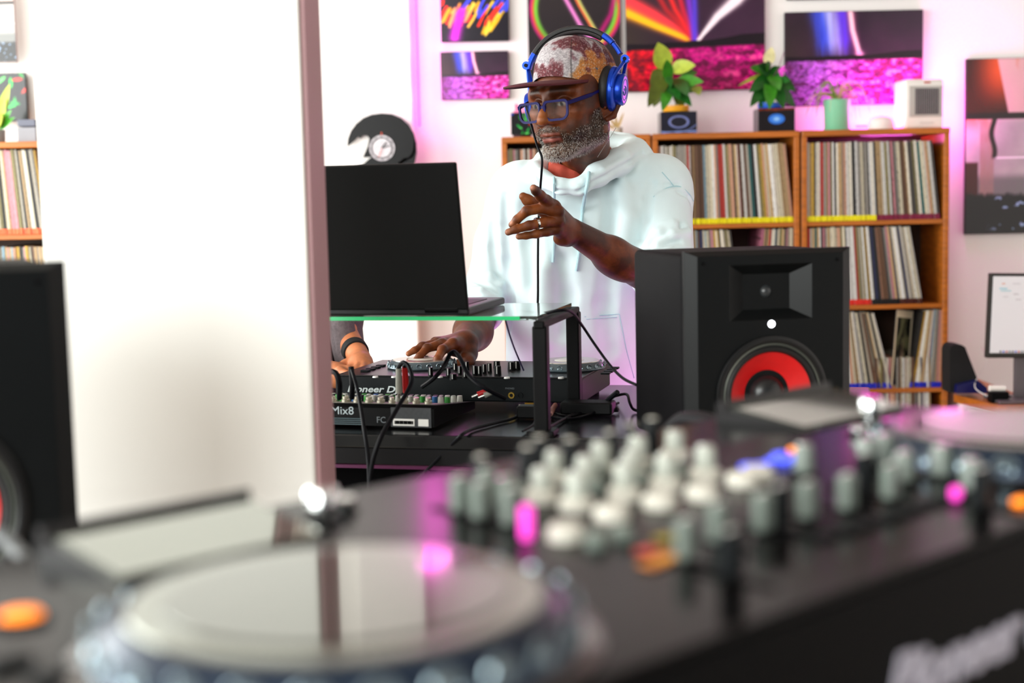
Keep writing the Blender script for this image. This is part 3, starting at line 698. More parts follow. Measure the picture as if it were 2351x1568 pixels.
for k in range(11): MB().box((.008+hw*.60*((k+.5)/11-.5), -.0585, hz*.55), (.003, .003, hz*.50)).done('grille_bar', mat('grille_bar_grey', '#8a8486', .4, metal=.4, noise=.05), rh)
MB().box((.01, -.052, hz*.93), (.026, .005, .006), bev=.001).done('indicator', mat('red_indicator', '#c03020', .4, noise=.05), rh)
MB().box((.01, -.0505, hz*.12), (.06, .002, .006)).done('badge', mat('badge_grey', '#d2cec8', .5, noise=.03), rh)
# dark canvas with flower near the man's face and dried grass behind him
pic_px('canvas_print', 'small black canvas of green and red leaves standing left of the glasses', 'picture', art_leaves, 1173, 258, 1262, 309, YS, nx=80, th=.02)
pc = P(1198, 262, YS+.1)
rf = thing('potted_flower', 'pink flowering plant standing behind the small black canvas', 'plant', (pc.x, pc.y, z3+.002)); pot(rf, pc.x, pc.y, z3+.002, .04, .06, mat('dark_pot', '#3a2c30', .5, noise=.1))
for a, b in (((1196, 262), (1183, 236)), ((1196, 262), (1205, 232)), ((1196, 264), (1212, 246)), ((1196, 264), (1178, 254)), ((1198, 262), (1194, 240))): leaf(rf, YS+.1, a, b, 14, mat('pink_bloom', '#f08ab8', .5, noise=.15), 0, .05)
MB().tube([P(1197, 290, YS+.1), P(1196, 262, YS+.1)], .002, n=6).done('stem', M_stem, rf, world=True)
pc = P(1418, 300, YS)
rg = thing('dried_grass', 'dried beige grass spikes in a small jar behind the ear of the man', 'plant', (pc.x, pc.y, z3+.002)); pot(rg, pc.x, pc.y, z3+.002, .02, .035, mat('small_jar', '#b8b0a0', .3, noise=.05))
for a, b in (((1418, 300), (1412, 262)), ((1420, 300), (1398, 268)), ((1416, 300), (1432, 258)), ((1417, 300), (1386, 280))):
    leaf(rg, YS, a, b, 6, mat('straw', '#b89a64', .7, noise=.2), 0, 0)
# things over the left bookcase
r = thing('storage_box', 'small grey box at the right end of the leftmost bookcase top', 'box', (P(68, 300, YL+.1).x, YL+.1, zL+.001))
MB().box((0, 0, .028), (.07, .07, .056), bev=.003).done('box_body', mat('grey_box', '#86868c', .5, noise=.05), r); MB().box((0, 0, .072), (.068, .068, .026), bev=.003).done('lid', mat('grey_lid', '#5c5f6e', .5, noise=.05), r)
pc = P(0, 320, YL+.12); r4 = thing('potted_plant', 'green leafy plant at the far left edge above the orange tabbed records', 'plant', (pc.x-.02, pc.y, zL+.002)); pot(r4, pc.x-.02, pc.y, zL+.002, .04, .05, mat('grey_pot', '#8a8a88', .5, noise=.05))
for k, (a, b, w, m) in enumerate([((-8, 300), (22, 178), 26, 2), ((-8, 300), (12, 215), 26, 2), ((-6, 300), (26, 245), 18, 1), ((-6, 300), (34, 262), 16, 1), ((-10, 290), (6, 260), 26, 2), ((-12, 300), (-30, 220), 30, 1)]): leaf(r4, pc.y, a, b, w, m, -.05, .1)

# ------------------------------------------------------------------ record clock cut in the shape of a helmet
def pxpoly(pts, Y, o):
    return [((P(x, y, Y)-o).x, (P(x, y, Y)-o).z) for x, y in pts]
YC = YW-.185; oc = P(877, 340, YC)
rc = thing('wall_clock', 'black vinyl record wall clock cut into the outline of a helmet', 'clock', oc)
outer = [(797, 337), (799, 318), (806, 300), (818, 284), (834, 271), (853, 263), (876, 260), (900, 262), (921, 271), (938, 286), (950, 306), (956, 328), (957, 350), (953, 372), (946, 392), (925, 402), (880, 402), (830, 392), (816, 384), (832, 378), (846, 366), (854, 360), (833, 362), (838, 350), (844, 336), (848, 318), (843, 311), (834, 311), (828, 318), (822, 314), (815, 322), (806, 330)]
MB().prism(pxpoly(outer, YC, Vector(oc)), .004).done('vinyl_disc', mat('vinyl', '#060507', .35, spec=.2, noise=.1, bump=.1, bscale=900), rc)
slot = [(912, 375), (929, 362), (936, 364), (920, 379)]
MB().prism(pxpoly(slot, YC-.001, Vector(oc)), .004).done('slot', M_white, rc)
cres = [(951, 312), (954, 330), (954, 347), (948, 360), (930, 371), (928, 368), (944, 356), (949, 343), (950, 326)]
MB().prism(pxpoly(cres, YC-.001, Vector(oc)), .004).done('visor_line', mat('visor_pink', '#b88a9a', .4, noise=.05), rc)
Rx = Matrix.Rotation(PI/2, 3, 'X')
f = YC/FPX
MB().lathe([(0, .003), (27*f, .003), (29*f, .0045), (29*f, 0), (0, 0)], (0, -.002, 0), 40, Rx).done('dial', mat('dial_grey', '#cfc9cf', .4, noise=.2, nscale=60), rc)
MB().lathe([(22*f, .0045), (24.5*f, .006), (24.5*f, .0045)], (0, -.002, 0), 40, Rx, close=True).done('dial_ring', M_black, rc)
for k in range(12):
    a = k*PI/6; MB().box((math.sin(a)*26.4*f, -.0085, math.cos(a)*26.4*f), (.002, .002, .005), Matrix.Rotation(a, 3, 'Y')).done('hour_mark', M_black, rc)
for L, wd, a, cc in ((16, 3, 40, '#15151a'), (20, 2, 75, '#15151a'), (22, 1.2, 200, '#d8401c')):
    a = math.radians(a); MB().box((math.sin(a)*L*f/2, -.0105, math.cos(a)*L*f/2), (wd*f, .0015, L*f), Matrix.Rotation(a, 3, 'Y')).done('hand', mat('hand_'+cc[1:3], cc, .4, noise=.05), rc)
MB().box((0, -.004, 32*f), (2*f, .002, 8*f)).done('top_mark', mat('hand_d8'), rc)

# ------------------------------------------------------------------ desk at the right
ZD = .62
a = PZ(2190, 905, ZD); b = PZ(2351, 948, ZD); dr_ = (b-a); a0 = a.copy(); b0 = a+dr_*2.6
rdk = thing('desk', 'orange wooden desk with white drawers right of the bookcases', 'desk', a0)
back = Vector((.28, .72, 0)).normalized()*1.0
def quadprism(pts, z0, z1, name, m, root):
    mb = MB(); A = [mb.bm.verts.new((p[0], p[1], z0)) for p in pts]; B = [mb.bm.verts.new((p[0], p[1], z1)) for p in pts]; n = len(pts)
    for k in range(n): mb.bm.faces.new((A[k], A[(k+1) % n], B[(k+1) % n], B[k]))
    mb.bm.faces.new(A[::-1]); mb.bm.faces.new(B)
    return mb.done(name, m, root, world=True)
YDB = YW-.03
XD = X3[1]+.03; pts = [(a0.x, a0.y), (b0.x, b0.y), (b0.x, YDB), (XD, YDB), (XD, YB-.04)]
quadprism(pts, ZD-.03, ZD, 'desktop', mat('desk_wood', '#b8651e', .35, noise=.3, nscale=5, stretch=(2, 8, 8)), rdk)
n_ = Vector((-dr_.y, dr_.x, 0)).normalized()
def off(p, d): return (p.x+n_.x*d, p.y+n_.y*d)
c0 = a0+dr_*.14; c1 = b0-dr_*.1
quadprism([off(c0, .03), off(c1, .03), (c1.x, YDB-.02), (XD+.02, YDB-.02), (XD+.02, YB-.05)], .02, ZD-.031, 'carcass', mat('desk_white', '#ece8e2', .5, noise=.03), rdk)
for i in range(3):
    s0 = c0.lerp(c1, .015+i*.33); s1 = c0.lerp(c1, .325+i*.33)
    for j in range(3):
        z1 = ZD-.045-j*.24
        d_ = quadprism([off(s0, .012), off(s1, .012), off(s1, .0299), off(s0, .0299)], z1-.225, z1, 'drawer', mat('desk_white'), rdk)
        mid = s0.lerp(s1, .5); h_ = MB().box((mid.x+n_.x*.004, mid.y+n_.y*.004, z1-.05), (.1, .012, .012), Matrix.Rotation(math.atan2(dr_.y, dr_.x), 3, 'Z'), bev=.003).done('drawer_handle', M_silver, d_, world=True)
# monitor
YM = 5.2; m0 = P(2266, 730, YM)
rm = thing('monitor', 'computer monitor showing a white page, at the right edge on the desk', 'monitor', (P(2350, 850, YM+.02).x, YM+.02, ZD+.002), 0)
h1 = P(2270, 632, YM).z; h0 = P(2270, 826, YM).z; Wm = .5; Hm = h1-h0
RY = Matrix.Rotation(math.radians(2.0), 3, 'Y') @ Matrix.Rotation(math.radians(8), 3, 'Z')
cxm = m0.x+Wm/2*math.cos(math.radians(8)); cm = Vector((cxm, YM-.02+.035, (h0+h1)/2))
mw = Matrix.Translation(cm) @ RY.to_4x4()
def mpart(name, c, s, m, bev=.001):
    mb = MB().box(c, s, bev=bev); mb.bm.transform(mw); return mb.done(name, m, rm, world=True)
mpart('frame', (0, .012, 0), (Wm, .024, Hm), mat('monitor_frame', '#23211d', .4, noise=.05), .004)
sc_ = mpart('screen', (0.001, -.0012, .004), (Wm-.018, .002, Hm-.03), mat('lit_screen', '#c8c6c6', .3, emit='#eceaf0', es=.28, noise=.01), 0)
for k in range(16): mpart('page_icon', (-Wm/2+.05+k*.012, -.003, -Hm/2+.024), (.007, .0012, .006), mat('icon_%d' % (k % 4), ['#303040', '#2848c8', '#c03030', '#506070'][k % 4], .4, noise=.02), 0)
for k, (u, v, s, c_) in enumerate([(-.20, .10, .03, '#8fd0e0'), (-.20, .118, .012, '#e0a890'), (-.19, .092, .04, '#b0d8e0'), (-.15, .118, .03, '#d8d4d8'), (-.15, .08, .02, '#c8c4c8'), (-.14, .06, .02, '#d0ccd0'), (-.19, .07, .02, '#d8d4d8')]):
    mpart('page_text', (u, -.003, v), (s, .0012, .004), mat('page_%d' % k, c_, .5, noise=.02), 0)
MB().box((0, .03, .12), (.05, .02, .24), bev=.004).done('stand_neck', mat('monitor_stand', '#6a6468', .35, metal=.5, noise=.05), rm)
MB().box((0, .0, .006), (.24, .18, .012), bev=.004).done('stand_base', mat('monitor_stand'), rm)
# black wedge speaker with blue base
YV = 5.35; w0 = P(2215, 900, YV)
rv = thing('desk_phone_dock', 'black upright wedge with a dark blue base on the desk corner', 'dock', (w0.x, YV, ZD+.002))
o_ = Vector((w0.x, YV, ZD+.002))
MB().prism(pxpoly([(2181, 902), (2180, 805), (2184, 795), (2192, 791), (2208, 792), (2216, 797), (2248, 880), (2250, 902)], YV, o_), .10).done('upright', mat('black_cloth', '#08080a', .7, noise=.1), rv)
MB().prism(pxpoly([(2196, 903), (2198, 884), (2240, 874), (2250, 876), (2266, 890), (2268, 903)], YV-.03, o_), .03, Matrix.Translation((0, -.03, 0))).done('base', mat('dark_blue_plastic', '#0c1050', .35, noise=.05), rv)
YK = 5.2; k0 = P(2292, 890, YK)
rk = thing('black_adapter', 'small black adapter box beneath a white roll on the desk', 'box', (k0.x, YK, ZD+.001)); MB().box((0, 0, .02), (.066, .05, .04), bev=.004).done('case', M_black, rk); MB().cyl((.03, -.01, .02), (.045, -.01, .02), .004, n=8).done('plug', M_black, rk)
setp(MB().cyl((k0.x-.033, YK, ZD+.053), (k0.x+.025, YK, ZD+.051), .011, n=16).done('paper_roll', mat('roll_white', '#f2efe8', .5, noise=.03)), 'small white roll lying on the black adapter box', 'roll')
setp(MB().box((k0.x+.072, YK-.02, ZD+.006), (.05, .03, .01), bev=.004).done('red_pouch', mat('red_item', '#b01c28', .5, noise=.1)), 'flat small red item on the desk beside the adapter', 'pouch')
setp(MB().tube([(k0.x-.03, YK+.02, ZD+.02), (k0.x-.055, YK+.1, ZD+.05), P(2265, 830, 5.5), P(2260, 810, 5.8), P(2253, 795, YW-.02)], .0018, n=6).done('white_wire', M_white), 'thin white wire rising along the wall behind the adapter', 'cable')
# ------------------------------------------------------------------ the DJ table and what stands on it
ZT = .99; YAW = math.radians(-13.5)
UX = Vector((math.cos(YAW), math.sin(YAW), 0)); UY = Vector((-math.sin(YAW), math.cos(YAW), 0))
RZ = Matrix.Rotation(YAW, 3, 'Z')
f0 = PZ(1245, 1004, ZT)     # a point of the front edge
def tb(u, v, z=0): return Vector((f0.x, f0.y, ZT))+UX*u+UY*v+Vector((0, 0, z))
TD = .70
M_top = mat('black_table_top', '#08090b', .2, spec=.4, noise=.1, nscale=30)
rt = thing('table', 'long black table under the small mixer, controller and speaker', 'table', (f0.x+.05, f0.y+.35, 0), YAW)
def tl(u, v, z=0): return wm(rt).inverted() @ tb(u, v, z)
u0, u1 = -1.15, .56
c = tl((u0+u1)/2, TD/2, -.0125); MB().box(c, (u1-u0, TD, .025), bev=.003).done('tabletop', M_top, rt)
c = tl((u0+u1)/2, .012, -.0405); MB().box(c, (u1-u0-.02, .018, .030), bev=.002).done('front_rail', mat('black_rail', '#08070a', .5, spec=.2, noise=.1), rt)
for u in (u0+.06, u1-.06):
    for v in (.06, TD-.06):
        c = tl(u, v, -.5); MB().box((c.x, c.y, (ZT-.026)/2), (.045, .045, ZT-.026), bev=.003).done('leg', M_black, rt)
c = tl((u0+u1)/2, .10, -.5); MB().box((c.x, c.y, .48), (u1-u0-.1, .015, .93)).done('darkening_sheet', mat('darkening_black', '#040405', .8, spec=.05, noise=.1), rt)  # black sheet added to keep the space under the tabletop dark
c = tl((u0+u1)/2, TD*.5+.05, -.62); MB().box(c, (u1-u0-.1, TD-.26, .02), bev=.002).done('lower_shelf', M_black, rt)
rs_ = thing('light_strip', 'magenta light strip fixed under the front rail of the black table', 'lamp', tb(0, .02, -.072), YAW)
MB().box((-.3, 0, .010), (1.65, .008, .006)).done('led_strip', mat('magenta_strip', '#501040', .4, emit='#ff20b8', es=.02, noise=.02), rs_)
pink('table_glow', tb(.15, .50, -.06), 2.6, .08); pink('table_glow', tb(-.2, TD+.06, -.12), 1.6, .08)
pink('hoodie_glow', tb(.32, TD+.02, -.04), 2.4, .08)
back_strip = thing('light_strip', 'pink light strip fixed under the back edge of the black table', 'lamp', tb(0, TD-.01, -.04), YAW)
MB().box((-.3, 0, 0), (1.6, .008, .006)).done('led_strip', mat('pink_tube'), back_strip)

# ---- small analogue mixer (front left)
mY = math.radians(-17); mr = PZ(997, 985, ZT+.002)
mzs = lambda y: .043-(y-.012)*.112
rm_ = thing('small_mixer', 'small black audio mixer with silver jacks, at the table front under the laptop', 'mixer', (mr.x, mr.y, ZT+.001), mY)
mw_, md_, mh_ = .30, .235, .043
MB().prism([(0, .004), (0, mh_-.006), (.012, mh_), (md_, .018), (md_, .004)], mw_, Matrix(((0, -1, 0, 0), (1, 0, 0, 0), (0, 0, 1, 0), (0, 0, 0, 1)))).done('case', mat('mixer_black', '#060607', .4, spec=.15, noise=.1), rm_)
MB().box((-mw_/2, .048, mzs(.048)), (mw_-.01, .06, .002), Matrix.Rotation(-math.atan(.112), 3, 'X')).done('jack_panel', mat('jack_panel_grey', '#6b655c', .4, metal=.3, noise=.1), rm_)
for k in range(12):
    for j in range(2):
        if (k+j) % 5 == 4 and j: continue
        x = -.022-k*.0235-j*.008; y = .030+j*.026
        MB().lathe([(0, 0), (.0065, 0), (.0065, .006), (.0045, .007), (.0045, .012), (.002, .012), (0, .008)], (x, y, mzs(y)), 12).done('jack', mat('jack_metal', '#cdc6b4', .3, metal=.8, noise=.1), rm_, smooth=True)
kc = ['#c9c6bc', '#1b1c1f', '#c9c6bc', '#2c8a2c', '#15181c', '#1f5f9a', '#c9c6bc', '#2c8a2c', '#15181c']
for k in range(11):
    for j in range(4):
        x = -.02-k*.025; y = .094+j*.036; cc = kc[(k*2+j*3) % 9]
        kn = MB().cyl((x, y, mzs(y)-.001), (x, y, mzs(y)+.012), .006, .005, 12).done('knob', mat('mix_knob_'+cc[1:], cc, .4, noise=.05), rm_)
        if j % 2 == 0: MB().cyl((x, y, mzs(y)+.0122), (x, y, mzs(y)+.0132), .0045, .0035, 10).done('knob_cap', M_whiteknob, kn)
Mx = lambda x, y, z: Matrix.Translation((x, y, z)) @ Matrix.Rotation(PI/2, 4, 'X')
text_part('lettering', 'Mix8', .021, Mx(-.202, -.0005, .024), mat('pale_print', '#a8b4b8', .5, noise=.02), rm_, sx=1.1)
text_part('lettering', 'FC', .016, Mx(-.112, -.0005, .010), mat('pale_print2', '#6e7478', .5, noise=.02), rm_)
for k in range(4): MB().box((-.172, -.0007, .006+k*.0035), (.06, .0008, .0016)).done('small_print', mat('small_print_grey', '#3f5258', .5, noise=.2, nscale=400), rm_)
MB().box((-.044, -.0008, .021), (.078, .001, .036)).done('rating_plate', mat('plate_grey', '#3a3c3f', .5, noise=.2, nscale=200), rm_)
MB().box((-.058, -.0016, .012), (.042, .001, .013), bev=.0004).done('label_sticker', M_white, rm_)
MB().box((-.020, -.0016, .012), (.020, .001, .013), bev=.0004).done('label_sticker', M_white, rm_)
for k in range(14): MB().box((-.075+k*.0026, -.0024, .012), (.0015+.001*(k % 3), .0006, .006)).done('bar_print', M_black, rm_)

# ---- controller
cY = math.radians(-15.5); cr = PZ(1337, 925, ZT+.012)
rc_ = thing('dj_controller', 'black two-deck controller with two jog wheels, at the middle of the table', 'dj controller', (cr.x, cr.y, ZT+.001), cY)
cw, cdp, ch = .52, .275, .060
MB().box((-cw/2, cdp/2, ch/2+.004), (cw, cdp, ch-.012), bev=.003).done('case', mat('controller_black', '#0e1214', .42, spec=.2, noise=.08), rc_)
MB().box((-cw/2, cdp/2, ch-.001), (cw-.002, cdp-.002, .003), bev=.001).done('top_plate', mat('controller_top', '#141214', .3, spec=.4, noise=.1, nscale=50), rc_)
for sx in (-.03, -cw+.03):
    for y in (.03, cdp-.03): MB().cyl((sx, y, 0), (sx, y, .006), .012, n=16).done('foot', M_black, rc_)
zt_ = ch+.001
def jog(root, x, y, z, r, h, dimples, name='jog_wheel', top=None, side=None, face=None):
    j = MB().lathe([(0, 0), (r, 0), (r+.002, h*.15), (r-.001, h*.55), (r*.90, h*.92), (r*.87, h), (0, h)], (x, y, z), 72).done(name, side or mat('jog_side', '#56646c', .3, metal=.4, noise=.1), root, smooth=True)
    MB().lathe([(0, h), (r*.86, h), (r*.85, h+.0012), (0, h+.0014)], (x, y, z), 72).done('platter', top or mat('jog_platter', '#c9c4bc', .16, metal=.75, noise=.05), j, smooth=True)
    MB().lathe([(0, h+.0014), (r*.42, h+.0014), (r*.41, h+.002), (0, h+.002)], (x, y, z), 48).done('centre_disc', face or mat('jog_centre', '#dcd8d0', .3, metal=.3, noise=.05), j, smooth=True)
    for k in range(dimples):
        a = k*2*PI/dimples+.1; d = Vector((math.cos(a), math.sin(a), 0)); c = Vector((x, y, z+h*.5))+d*(r-.0005)
        ax = Matrix((( -d.y, 0, d.x), (d.x, 0, d.y), (0, 1, 0)))
        rr = h*.34
        MB().lathe([(0, .0002), (rr*.8, .0008), (rr, .002), (rr*1.12, .0005)], c, 14, ax).done('dimple', mat('dimple_metal', '#8fa0a8', .2, metal=.8, noise=.1), j, smooth=True)
    return j
def locof(root, px, py, z): return wm(root).inverted() @ PZ(px, py, z)
jl = locof(rc_, 918, 862, ZT+zt_); jr_ = locof(rc_, 1278, 862, ZT+zt_)
jy = .148
jog(rc_, jl.x, jy, zt_, .073, .016, 22); jog(rc_, jr_.x, jy, zt_, .073, .016, 22)
def ctl_knob(px, py, hpx, w=.006, cc=None, ring=None, root=rc_, zb=None):
    zb = ZT+zt_ if zb is None else zb
    p = locof(root, px, py, zb); Y = PZ(px, py, zb).y; h = hpx*Y/FPX
    k = MB().cyl((p.x, p.y, p.z), (p.x, p.y, p.z+h), w, w*.88, 14).done('knob', cc or M_black, root)
    MB().box((p.x, p.y-w*.9, p.z+h*.6), (.0016, .002, h*.78)).done('pointer', M_white, k); return k
for px, py, h in ((770, 0, 0),):
    pass
for px, py, h in ((989, 865, 22), (1030, 865, 20), (1045, 852, 18), (1056, 860, 20), (1072, 850, 20), (1090, 862, 23), (1101, 862, 22), (1112, 858, 22), (1124, 856, 22), (1068, 868, 18)):
    ctl_knob(px, py, h, .0052)
for px, py, h in ((1143, 862, 22), (1174, 851, 20), (1187, 849, 20), (1041, 872, 14), (1141, 845, 16)): ctl_knob(px, py, h, .0075)
for px, py in ((905, 868), (1164, 870), (1288, 870), (1315, 870), (1010, 868), (862, 868), (1240, 868)):
    p = locof(rc_, px, py, ZT+zt_); MB().cyl((p.x, p.y, zt_), (p.x, p.y, zt_+.003), .006, .0055, 16).done('button', M_white, rc_)
for k in range(4):
    MB().box((jr_.x+.095+.0*k, .06+k*.03, zt_+.0015), (.018, .016, .004), bev=.001).done('pad', M_dkgrey, rc_)
    MB().box((jl.x-.095, .06+k*.03, zt_+.0015), (.018, .016, .004), bev=.001).done('pad', M_dkgrey, rc_)
tp = locof(rc_, 822, 904, ZT+.03)
text_part('lettering', 'Pioneer DJ', .0185, Mx(-cw+.026, -.0006, .026), mat('print_white', '#c9d0cf', .5, noise=.02), rc_, shear=.25, sx=1.35, bold=.0004)
for px in (1172, 1192):
    p = locof(rc_, px, 903, ZT+.03); Rxm = Matrix.Rotation(PI/2, 3, 'X')
    MB().lathe([(.0035, 0), (.0065, 0), (.0065, .003), (.0035, .003)], (p.x, -.0003, .024), 20, Rxm, close=True).done('headphone_socket', mat('socket_gold', '#b09040', .3, metal=.9, noise=.05) if px < 1180 else M_dkgrey, rc_)
text_part('lettering', 'PHONES', .005, Mx(locof(rc_, 1160, 890, ZT+.04).x, -.0006, .036), mat('pale_print2'), rc_)

# ---- laptop stand: glass plate on black posts
PY_ = math.radians(-13.5)
p0 = PZ(1246, 1000, ZT); rst = thing('laptop_stand', 'glass topped laptop stand on square black posts above the small mixer', 'stand', (p0.x, p0.y, ZT+.001), PY_)
sw, sd_ = .56, .30
zst = P(1246, 738, p0.y).z-ZT
for x in (0, -sw):
    for y in (0, sd_):
        MB().box((x, y, zst/2-.004), (.026, .026, zst-.008), bev=.003).done('post', M_black, rst)
        MB().box((x, y, .005), (.05, .05, .01), bev=.003).done('post_foot', M_black, rst)
    MB().box((x, sd_/2, zst-.006), (.020, sd_+.03, .014), bev=.003).done('side_bar', M_black, rst)
MB().box((-sw/2-.004, sd_/2, zst+.0052), (sw+.0, sd_+.01, .007), bev=.001).done('glass_plate', mat('green_glass', '#e6f7ef', .02, trans=.95, ior=1.5, noise=.01), rst)
MB().box((-sw/2-.02, -.0065, zst+.0052), (sw-.03, .003, .0068)).done('glass_edge', mat('glass_edge_green', '#18b06a', .2, noise=.03, spec=.6), rst)

# ---- laptop: open, lid towards the camera
LYAW = math.radians(-14); zl = ZT+zst+.0095
h_ = P(1078, 732, p0.y+.02)
lx = h_.x; ly = p0.y+.04
rl = thing('laptop', 'large black laptop seen from behind, open on the glass stand', 'laptop', (lx, ly, zl), LYAW)
lw, lh, ld = .43, .262, .26
MB().box((-lw/2, ld/2-.005, .008), (lw, ld, .014), bev=.004).done('base', mat('laptop_base', '#17171a', .4, metal=.4, noise=.05), rl)
MB().box((-lw/2, ld/2, .0153), (lw-.04, ld*.5, .0015)).done('keyboard', M_black, rl)
LR = Matrix.Rotation(math.radians(12), 4, 'X')
mb = MB().box((-lw/2, -.003, lh/2), (lw, .008, lh), bev=.003); mb.bm.transform(Matrix.Translation((0, -.002, .012)) @ LR); mb.done('lid', mat('laptop_lid', '#070809', .42, spec=.15, noise=.05, nscale=15), rl)
mb = MB().box((-lw/2, .0018, lh/2), (lw-.02, .002, lh-.02)); mb.bm.transform(Matrix.Translation((0, -.002, .012)) @ LR); mb.done('screen', mat('laptop_screen', '#20242c', .2, emit='#b8c8e0', es=.6, noise=.01), rl)
for x in (-.05, -lw+.05): MB().cyl((x-.03, -.004, .012), (x+.03, -.004, .012), .0065, n=12).done('hinge', M_black, rl)

# ---- studio monitor speakers
def studio_speaker(label, loc, rotz, tilt=0, w=.282, h=.321, d=.26):
    r = thing('speaker', label, 'speaker', loc, rotz, None); r.rotation_euler = (tilt, 0, rotz)
    cab = mat('speaker_cabinet', '#0b0a0c', .55, spec=.05, noise=.1, nscale=200, bump=.2, bscale=500)
    MB().box((0, d/2+.02, h/2), (w-.006, d-.02, h-.008), bev=.010, seg=3).done('cabinet', cab, r, smooth=True)
    # front baffle with chamfered sides and a horn cut into it
    fb = mat('speaker_baffle', '#0a0c0d', .38, spec=.2, noise=.08)
    mb = MB(); bm = mb.bm
    def ringv(x0, x1, z0, z1, y, n=1): return [bm.verts.new((x0, y, z0)), bm.verts.new((x1, y, z0)), bm.verts.new((x1, y, z1)), bm.verts.new((x0, y, z1))]
    HW = w/2; zc = .254; hw, hh = .070, .044
    A = ringv(-HW, HW, 0, h, .02); B = ringv(-HW, HW, 0, h, .012); C_ = ringv(-HW+.018, HW-.018, .008, h-.008, 0)
    for X_, Y_ in ((A, B), (B, C_)):
        for k in range(4): bm.faces.new((X_[k], X_[(k+1) % 4], Y_[(k+1) % 4], Y_[k]))
    bm.faces.new(A)
    # front plane split around the horn mouth
    Hm = ringv(-hw, hw, zc-hh, zc+hh, 0); Ht = ringv(-.019, .019, zc-.017, zc+.017, .034)
    zw = .0905; NW = 48; hole = [bm.verts.new((.0875*math.cos(2*PI*k/NW), 0, zw+.0875*math.sin(2*PI*k/NW))) for k in range(NW)]
    hin = [bm.verts.new((v.co.x, .03, v.co.z)) for v in hole]
    for k in range(NW): bm.faces.new((hole[k], hole[(k+1) % NW], hin[(k+1) % NW], hin[k]))
    for k in range(4):
        if k: bm.faces.new((C_[k], C_[(k+1) % 4], Hm[(k+1) % 4], Hm[k]))
        bm.faces.new((Hm[k], Hm[(k+1) % 4], Ht[(k+1) % 4], Ht[k]))
    def edg(a, b): return bm.edges.get((a, b)) or bm.edges.new((a, b))
    quad = [C_[0], C_[1], Hm[1], Hm[0]]
    bmesh.ops.triangle_fill(bm, use_beauty=True, edges=[edg(quad[k], quad[(k+1) % 4]) for k in range(4)]+[edg(hole[k], hole[(k+1) % NW]) for k in range(NW)])
    bm.faces.new(Ht)
    bo = mb.done('baffle', fb, r)
    bv = bo.modifiers.new('bevel', 'BEVEL'); bv.width = .003; bv.segments = 2; bv.limit_method = 'ANGLE'; bv.angle_limit = math.radians(25)
    RX = Matrix.Rotation(PI/2, 3, 'X')
    MB().lathe([(0, .016), (.006, .0145), (.011, .009), (.0125, 0), (.017, 0), (.0175, -.002), (0, -.002)], (0, .030, zc), 32, RX).done('tweeter_dome', mat('tweeter', '#2a2d2f', .25, noise=.05), r, smooth=True)
    wf = MB().lathe([(.094, .0), (.0945, .004), (.089, .006), (.083, .004), (.080, .0015)], (0, 0, zw), 64, RX).done('woofer', mat('woofer_ring_black', '#0a0a0b', .35, noise=.05), r, smooth=True)
    MB().lathe([(.083, .004), (.081, .0062), (.079, .004)], (0, -.0003, zw), 64, RX).done('trim_ring', mat('trim_ring_grey', '#5a5e58', .3, metal=.5, noise=.05), wf, smooth=True)
    MB().lathe([(.080, .002), (.076, .006), (.071, .0045), (.068, -.001)], (0, 0, zw), 64, RX).done('surround', mat('rubber', '#101011', .5, noise=.05), wf, smooth=True)
    MB().lathe([(.069, -.001), (.055, -.010), (.040, -.019), (.028, -.025), (0, -.03)], (0, 0, zw), 64, RX).done('cone', mat('red_cone', '#c80d10', .38, noise=.08, nscale=60), wf, smooth=True)
    MB().lathe([(.031, -.023), (.029, -.015), (.022, -.007), (.012, -.002), (0, -.0005)], (0, 0, zw), 48, RX).done('dust_cap', mat('dust_cap', '#17191b', .3, noise=.05), wf, smooth=True)
    MB().lathe([(0, .0015), (.0055, .0015), (.0058, 0)], (.0, -.0003, h*.0+.2035), 24, RX).done('power_light', mat('white_led', '#ffffff', .3, emit='#f4f6ff', es=6, noise=.01), r)
    for sx in (-1, 1):
        for sz in (.05, .94): MB().lathe([(0, .001), (.003, .001), (.0033, 0)], (sx*(HW-.028), 0, h*sz), 10, RX).done('screw', M_black, r)
    return r
ysp = 2.235; A_ = P(1765, 1040, ysp)
rsp = studio_speaker('black studio speaker with red cone and lit white dot, right of the man', (A_.x+.005, ysp, ZT+.004), math.radians(13.5))
lY = 1.36; B_ = P(128, 600, lY)
ws = .262; rot_l = math.radians(25)
zsl = B_.z-.321
rsl = studio_speaker('black studio speaker at the far left edge before the white column', (B_.x-ws/2*math.cos(rot_l), lY-ws/2*math.sin(rot_l), zsl), rot_l)
rss = thing('speaker_stand', 'black pedestal carrying the far left speaker', 'stand', (B_.x-ws/2-.06, lY+.07, 0), rot_l)
MB().box((0, 0, zsl-.0135), (.24, .26, .025), bev=.003).done('top_shelf', M_black, rss); MB().box((0, 0, (zsl-.02)/2), (.08, .08, zsl-.03), bev=.004).done('column', M_black, rss); MB().box((0, 0, .012), (.26, .28, .024), bev=.004).done('base', M_black, rss)
